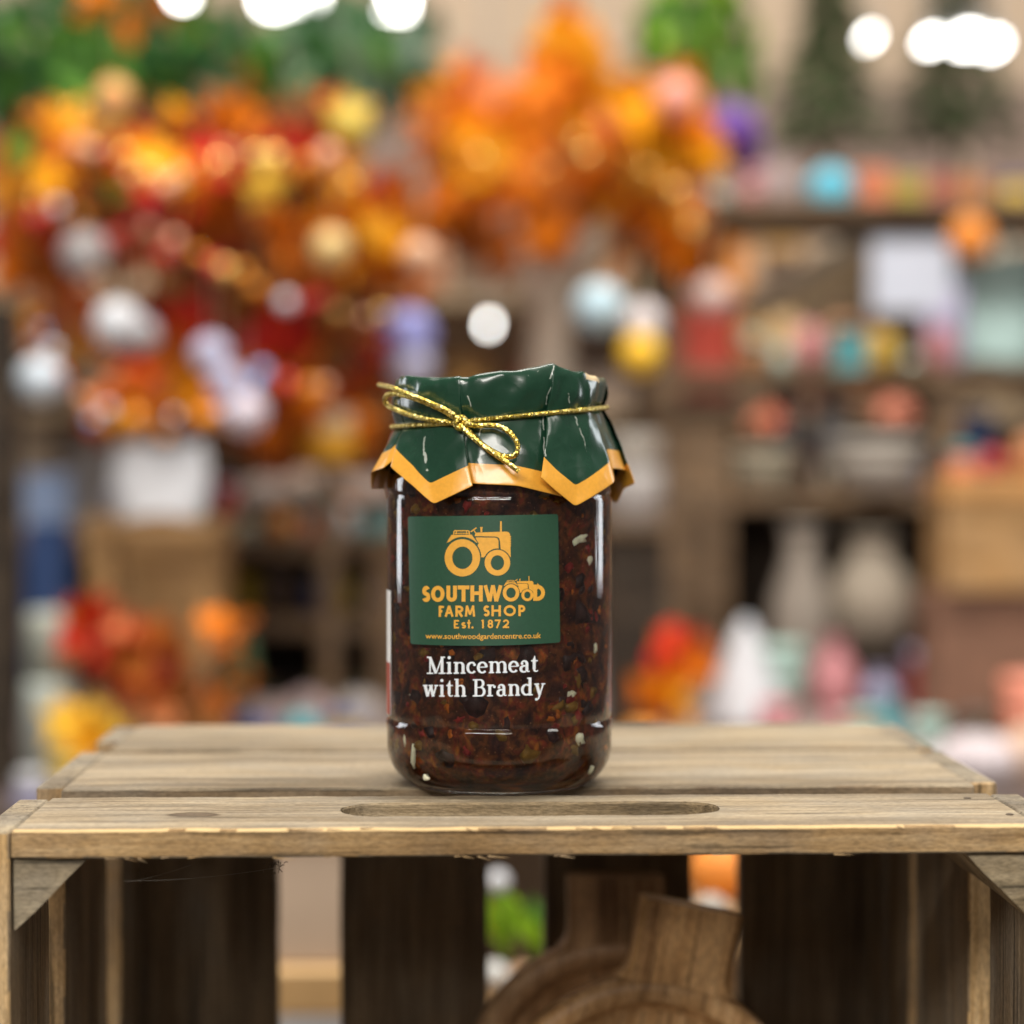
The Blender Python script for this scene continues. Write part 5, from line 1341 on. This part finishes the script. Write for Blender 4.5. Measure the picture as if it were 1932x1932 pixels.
item('candle', 'pillar_candle', 'pale grey-green pillar candle at lower left', 'candle', 92, 0, 100, 330, 1.95, cm('pale_sage', (.46, .50, .45), .5), None, TZ, cm('grey_sage', (.36, .38, .32)))
foliage('leaf_spray', 'red and rust leaf spray at lower left', 'foliage', (P(215, 1300, 1.95).x, P(215, 1300, 1.95).y, TZ),
        [(190, 1190, 70, 50, 1.95, .04, 14, dict(red=2, peach=2, orange=1), 74), (245, 1250, 80, 80, 1.95, .05, 26, dict(red=3, rust=3, orange=2, crimson=2), 74), (160, 1380, 60, 40, 1.9, .04, 10, dict(yellow=4, amber=1), 74), (330, 1320, 80, 40, 1.95, .04, 12, dict(rust=2, peach=2, brown=2), 70), (430, 1230, 60, 80, 2.0, .04, 14, dict(rust=3, orange=2, sage=2), 70)],
        [[(P(215, 1300, 1.95).x, P(215, 1300, 1.95).y, TZ), P(220, 1300, 1.95), P(195, 1180, 1.95)], [P(220, 1340, 1.95), P(330, 1330, 1.95), P(430, 1200, 1.98)]], kind='maple', stem_r=.003)
zM = zt(1010, dLf)
for px, w_, h_, nm_, col in ((500, 130, 110, 'grey-brown', (.28, .22, .19)), (600, 150, 130, 'taupe', (.38, .28, .22)), (700, 130, 115, 'dusty', (.32, .24, .20))):
    item('mushroom', 'mushroom_ornament', nm_ + ' mushroom ornament on the left shelf', 'ornament', px, 0, w_, h_, dLf, cm(nm_.replace('-', '_') + '_felt', col), 'mushroom ornaments', zM, offw)
item('candle', 'candle', 'orange and cream candle above the mushroom ornaments', 'candle', 620, 872, 100, 95, 2.3, cm('candle_orange', (.85, .42, .02)), None, None, cm('cream_wax', (.74, .62, .42)))
cz = P(620, 872, 2.3); hs = thing('candle_stand', 'thin brown stand under the orange candle', 'stand', (cz.x, cz.y, TZ))
from_bm('rod', lathe_bm([(.012, .012), (.012, cz.z - TZ - .009)], 16), M['shelf'], hs); from_bm('foot', lathe_bm([(.03, 0), (.03, .0115)], 24), M['shelf'], hs); from_bm('plate', lathe_bm([(.028, cz.z - TZ - .0085), (.03, cz.z - TZ - .0005)], 24), M['shelf'], hs)
for px, w_, h_, nm_, col in ((505, 100, 70, 'pinkish grey', (.40, .30, .28)), (590, 110, 90, 'rose-grey', (.46, .34, .34)), (672, 95, 84, 'stone-grey', (.42, .38, .36))):
    item('pumpkin', 'ornamental_gourd', nm_ + ' gourd on the display table left of the jar', 'gourd', px, 0, w_, h_, 2.3, cm(nm_.replace(' ', '_').replace('-', '_') + '_gourd', col), 'gourds on the table', TZ)

# ---- crowded shelves along the back of the shop
dK = 3.45
rows_ = [(560, 'top'), (770, 'second'), (980, 'third'), (1190, 'lowest')]
x0, x1 = P(-150, 900, dK).x, P(2100, 900, dK).x; yb = P(966, 900, dK).y
wk = thing('shelf_unit', 'long pale crowded shelving along the back of the shop', 'shelf', ((x0 + x1) / 2, yb, FLOOR_Z), 'shelf units')
for py, nm_ in rows_: rel(from_bm('shelf', box_bm(x0, x1, yb - .12, yb + .12, zt(py, dK) - .02, zt(py, dK)), M['pale_wood']), wk)
for k in range(6): rel(from_bm('upright', box_bm(x0 + (x1 - x0) * k / 5 - .012, x0 + (x1 - x0) * k / 5 + .012, yb + .121, yb + .14, FLOOR_Z, zt(380, dK)), M['shelf']), wk)
rel(from_bm('back_panel', box_bm(x0, x1, yb + .141, yb + .15, FLOOR_Z + .01, zt(400, dK)), cm('taupe_panel', (.52, .37, .25), .8)), wk)
KC = [('cream', (.56, .47, .36)), ('rust', (.45, .14, .05)), ('taupe', (.30, .23, .18)), ('peach', (.64, .38, .24)), ('grey', (.36, .35, .36)), ('brown', (.16, .10, .06)), ('honey', (.52, .30, .10)), ('blush', (.54, .36, .34)), ('slate', (.16, .18, .22)), ('sage', (.32, .36, .26)), ('brick', (.40, .10, .06)), ('sand', (.46, .37, .25)), ('orange', (.72, .27, .05))]
prev = {}
for ri, (py, nm_) in enumerate(rows_):
    px = -90 + ri * 20; j = 0; last = 'shelf end'
    while px < 2030:
        w_ = BG.randint(55, 110); h_ = BG.randint(80, 170); px += w_ * .55
        col = KC[(j * 5 + ri * 3 + BG.randint(0, 2)) % len(KC)]; kd = BG.choice(['jar', 'box', 'vase', 'pot', 'candle', 'box'])
        # leave out what other things hide completely
        if not (py < 600 and px < 760) and not (740 < px < 1150 and py > 770):
            word = {'jar': 'jar', 'box': 'box', 'vase': 'vase', 'pot': 'pot', 'candle': 'candle'}[kd]
            item(kd, 'shelf_' + word, f'{col[0]} {word} on the {nm_} back shelf, number {j + 1} from the left after a {last}', word, px, 0, w_, h_, dK, cm(col[0] + '_ware', col[1]), 'things on the back shelves', zt(py, dK), cm(KC[(j * 7 + 3) % 13][0] + '_ware', KC[(j * 7 + 3) % 13][1]))
            last = f'{col[0]} {word}'; j += 1
        px += w_ * .55 + BG.randint(2, 30)

# ---- small stock crowding the right shelves and the display table
SC = [('coral', (.80, .28, .18)), ('white', (.62, .62, .64)), ('teal', (.05, .30, .34)), ('mustard', (.60, .40, .05)), ('lavender', (.42, .40, .58)), ('crimson', (.42, .03, .04)), ('copper', (.55, .24, .10)), ('mint', (.40, .58, .52)), ('chocolate', (.08, .045, .03)), ('ivory', (.62, .54, .42)), ('tangerine', (.85, .32, .03)), ('navy', (.03, .06, .20)), ('rose', (.62, .26, .28))]
def crowd(where, px0, px1, z, d, smin, smax, seed, kinds=('jar', 'box', 'candle', 'pot', 'ball', 'pumpkin', 'vase')):
    rg = random.Random(seed); px = px0; j = seed; last = None
    while px < px1:
        w_ = rg.randint(smin, smax); px += w_ * .55; j += rg.choice((1, 3, 4, 5)); c1 = SC[j % 13]; c2 = SC[(j * 3 + 2) % 13]; kd = rg.choice(kinds)
        word = {'ball': 'ball', 'pumpkin': 'gourd', 'pot': 'pot'}.get(kd, kd)
        lb = f'small {c1[0]} {word} {where}, ' + (f'right of a {last}' if last else 'leftmost of its row')
        item(kd, 'small_' + word, lb, word, px, 0, w_, w_ * rg.uniform(.9, 1.7), d + rg.uniform(-.03, .03), cm(c1[0] + '_stock', c1[1], .4), 'small stock on the shelves', z, cm(c2[0] + '_stock', c2[1], .4))
        last = f'{c1[0]} {word}'; px += w_ * .55 + rg.randint(0, 14)
crowd('on the top right shelf', 1270, 1440, zA, dR, 34, 60, 1)
crowd('on the top right shelf, far end', 1880, 2010, zA, dR, 40, 70, 2)
crowd('at the front of the second right shelf', 1400, 1760, zB, dR - .13, 34, 62, 3)
crowd('on the middle right shelf', 1490, 1800, zC, dR - .06, 36, 66, 4)
crowd('on the middle right shelf by the divider', 1255, 1400, zC, dR - .06, 34, 56, 5)
crowd('in the dark bay on the right', 1430, 1770, TZ, 2.55, 50, 95, 6)
crowd('on the table right of the jar', 1180, 1620, TZ, 2.05, 44, 80, 7)
crowd('on the table at lower right', 1560, 1960, TZ, 2.15, 60, 110, 8)
crowd('on top of the tan carton', 1790, 1990, P(966, 1112, dB).z + px2m(215, dB) + .0005, dB, 40, 64, 9)
crowd('on the table left of the jar', 430, 740, TZ, 2.05, 44, 80, 10)
crowd('on the left lower shelf', 430, 730, zt(1150, dLf), dLf - .05, 40, 70, 11)
crowd('on the left upper shelf', 390, 740, zM, dLf - .1, 34, 56, 12)
crowd('on the tall tan box', 200, 400, TZ + px2m(420, dL + .1) + .0005, dL + .1, 34, 58, 13)
crowd('on the table at the far left', 20, 200, TZ, 1.8, 50, 80, 14)

# ---- behind the crate's gaps
dg = 1.15
TBZ = -CRATE_H
def height_px(py, d): return (P(966, py, d).z - TBZ) / d * F_PX
item('box', 'storage_box', 'white storage box with tan lid low behind the left gap of the crate', 'box', 590, 0, 260, height_px(1815, dg), dg, white, None, TBZ, cm('tray_rim', (.62, .40, .18)))
item('box', 'carton', 'beige carton seen through the left gap of the crate', 'box', 590, 0, 190, 260, dg, cm('beige_card', (.52, .40, .30), .7, .05), None, P(966, 1815, dg).z + .0005, cm('beige_card', (.52, .40, .30), .7, .05))
def riser(label, px, py, w_, d):
    c = P(px, py, d); r = px2m(w_, d) / 2; root = thing('riser', label, 'riser', (c.x, c.y, TBZ)); h = c.z - TBZ
    from_bm('box_body', box_bm(-r, r, -.035, .035, 0, h - .0105, .001), M['tan'], root); from_bm('top_board', box_bm(-r * 1.04, r * 1.04, -.038, .038, h - .01, h, .001), M['tan'], root)
    return h + TBZ
zz = riser('tan riser behind the middle gap of the crate', 970, 1860, 190, dg)
lg = foliage('leaf_spray', 'lime green leaves and white bud seen through the middle gap of the crate', 'foliage', (P(975, 1860, dg).x, P(975, 1860, dg).y, zz),
        [(945, 1725, 28, 45, dg, .012, 12, dict(lime=6, yellow=1), 70), (1012, 1760, 22, 40, dg, .012, 10, dict(green=4, lime=1), 64)],
        [[(P(975, 1860, dg).x, P(975, 1860, dg).y, zz), P(970, 1800, dg), P(950, 1690, dg)], [P(970, 1810, dg), P(1010, 1740, dg)]], kind='oval', stem_r=.002)
rb_ = px2m(22, dg)
o = from_bm('bud', lathe_bm([(max(rb_ * math.cos(rad(a_)), 1e-4), rb_ * math.sin(rad(a_))) for a_ in range(-90, 91, 15)], 20), white, smooth=True, loc=P(940, 1664, dg)); rel(o, lg)
item('ball', 'decorative_ball', 'small white ball on the riser, low in the middle gap', 'ball', 932, 0, 60, 60, dg - .028, cm('ball_white', (.6, .6, .58)), None, zz + .0005)
item('ball', 'decorative_ball', 'tan ball between the white ball and green leaves', 'ball', 988, 0, 56, 56, dg - .028, cm('tan_ball', (.45, .26, .14)), None, zz + .0005)
zz = riser('tall tan riser under the pumpkin behind the right gap of the crate', 1362, 1702, 120, dg + .05)
item('pumpkin', 'pumpkin', 'orange pumpkin seen through the right gap of the crate', 'pumpkin', 1362, 0, 116, 104, dg + .05, cm('pumpkin_orange', (.80, .26, .03)), None, zz + .0005)
zz = riser('low tan riser under the cream ball in the right gap', 1345, 1762, 110, dg - .06)
item('ball', 'decorative_ball', 'cream ball below the pumpkin in the right gap', 'ball', 1345, 0, 66, 66, dg - .06, offw, None, zz + .0005)
item('box', 'wooden_frame', 'tan wooden tray standing on edge behind the serving boards', 'frame', 1215, 0, 140, (P(966, 1622, .93).z - TBZ) / .93 * F_PX, .93, M['tan'], None, TBZ)  # tan wood frame, upright behind the crate

# ---- lit ceiling lamps far behind
em, nt, b_ = nodes('lit_lamp'); b_.inputs['Emission Color'].default_value = (1, .98, .93, 1); b_.inputs['Emission Strength'].default_value = 14.0; b_.inputs['Base Color'].default_value = (.9, .9, .9, 1)
hm = cm('lamp_housing', (.3, .3, .3), .5)
def lamp(px, py, w_, h_, d, label):
    root = thing('ceiling_lamp', label, 'lamp', P(px, py, d), 'lit shop lamps'); a_, b2 = px2m(w_, d) / 2, px2m(h_, d) / 2
    from_bm('diffuser', box_bm(-a_, a_, -.03, .03, -b2, b2, min(a_, b2) * .6, 3), em, root, smooth=True)
    from_bm('housing', box_bm(-a_ * 1.02, a_ * 1.02, -.035, .035, b2 * 1.02, b2 * 1.02 + .015), hm, root)
    from_bm('cable', tube_bm([(0, 0, b2 * 1.02 + .015), (0, 0, 2.2 - root.location.z)], .003, 5), hm, root)
dl = 3.6
for px, py, w_, h_, lb in ((340, -14, 30, 24, 'lamp at the top edge over the dark green branches'), (525, -6, 70, 44, 'wide lamp at the top edge, left of the eucalyptus'), (600, -14, 40, 26, 'lamp touching the wide lamp at the top edge'), (752, 4, 60, 34, 'lamp at the top edge above the eucalyptus'),
                           (1640, 70, 9, 12, 'single round lamp at upper right'), (1757, 78, 22, 12, 'left lamp of the row at upper right'), (1825, 76, 34, 24, 'middle lamp of the row at upper right'), (1873, 84, 22, 18, 'right lamp of the row at upper right'),
                           (922, 612, 12, 16, 'bright round lamp just above the jar')):
    lamp(px, py, w_, h_, 2.5 if px < 400 else dl if py < 400 else 3.2, lb)
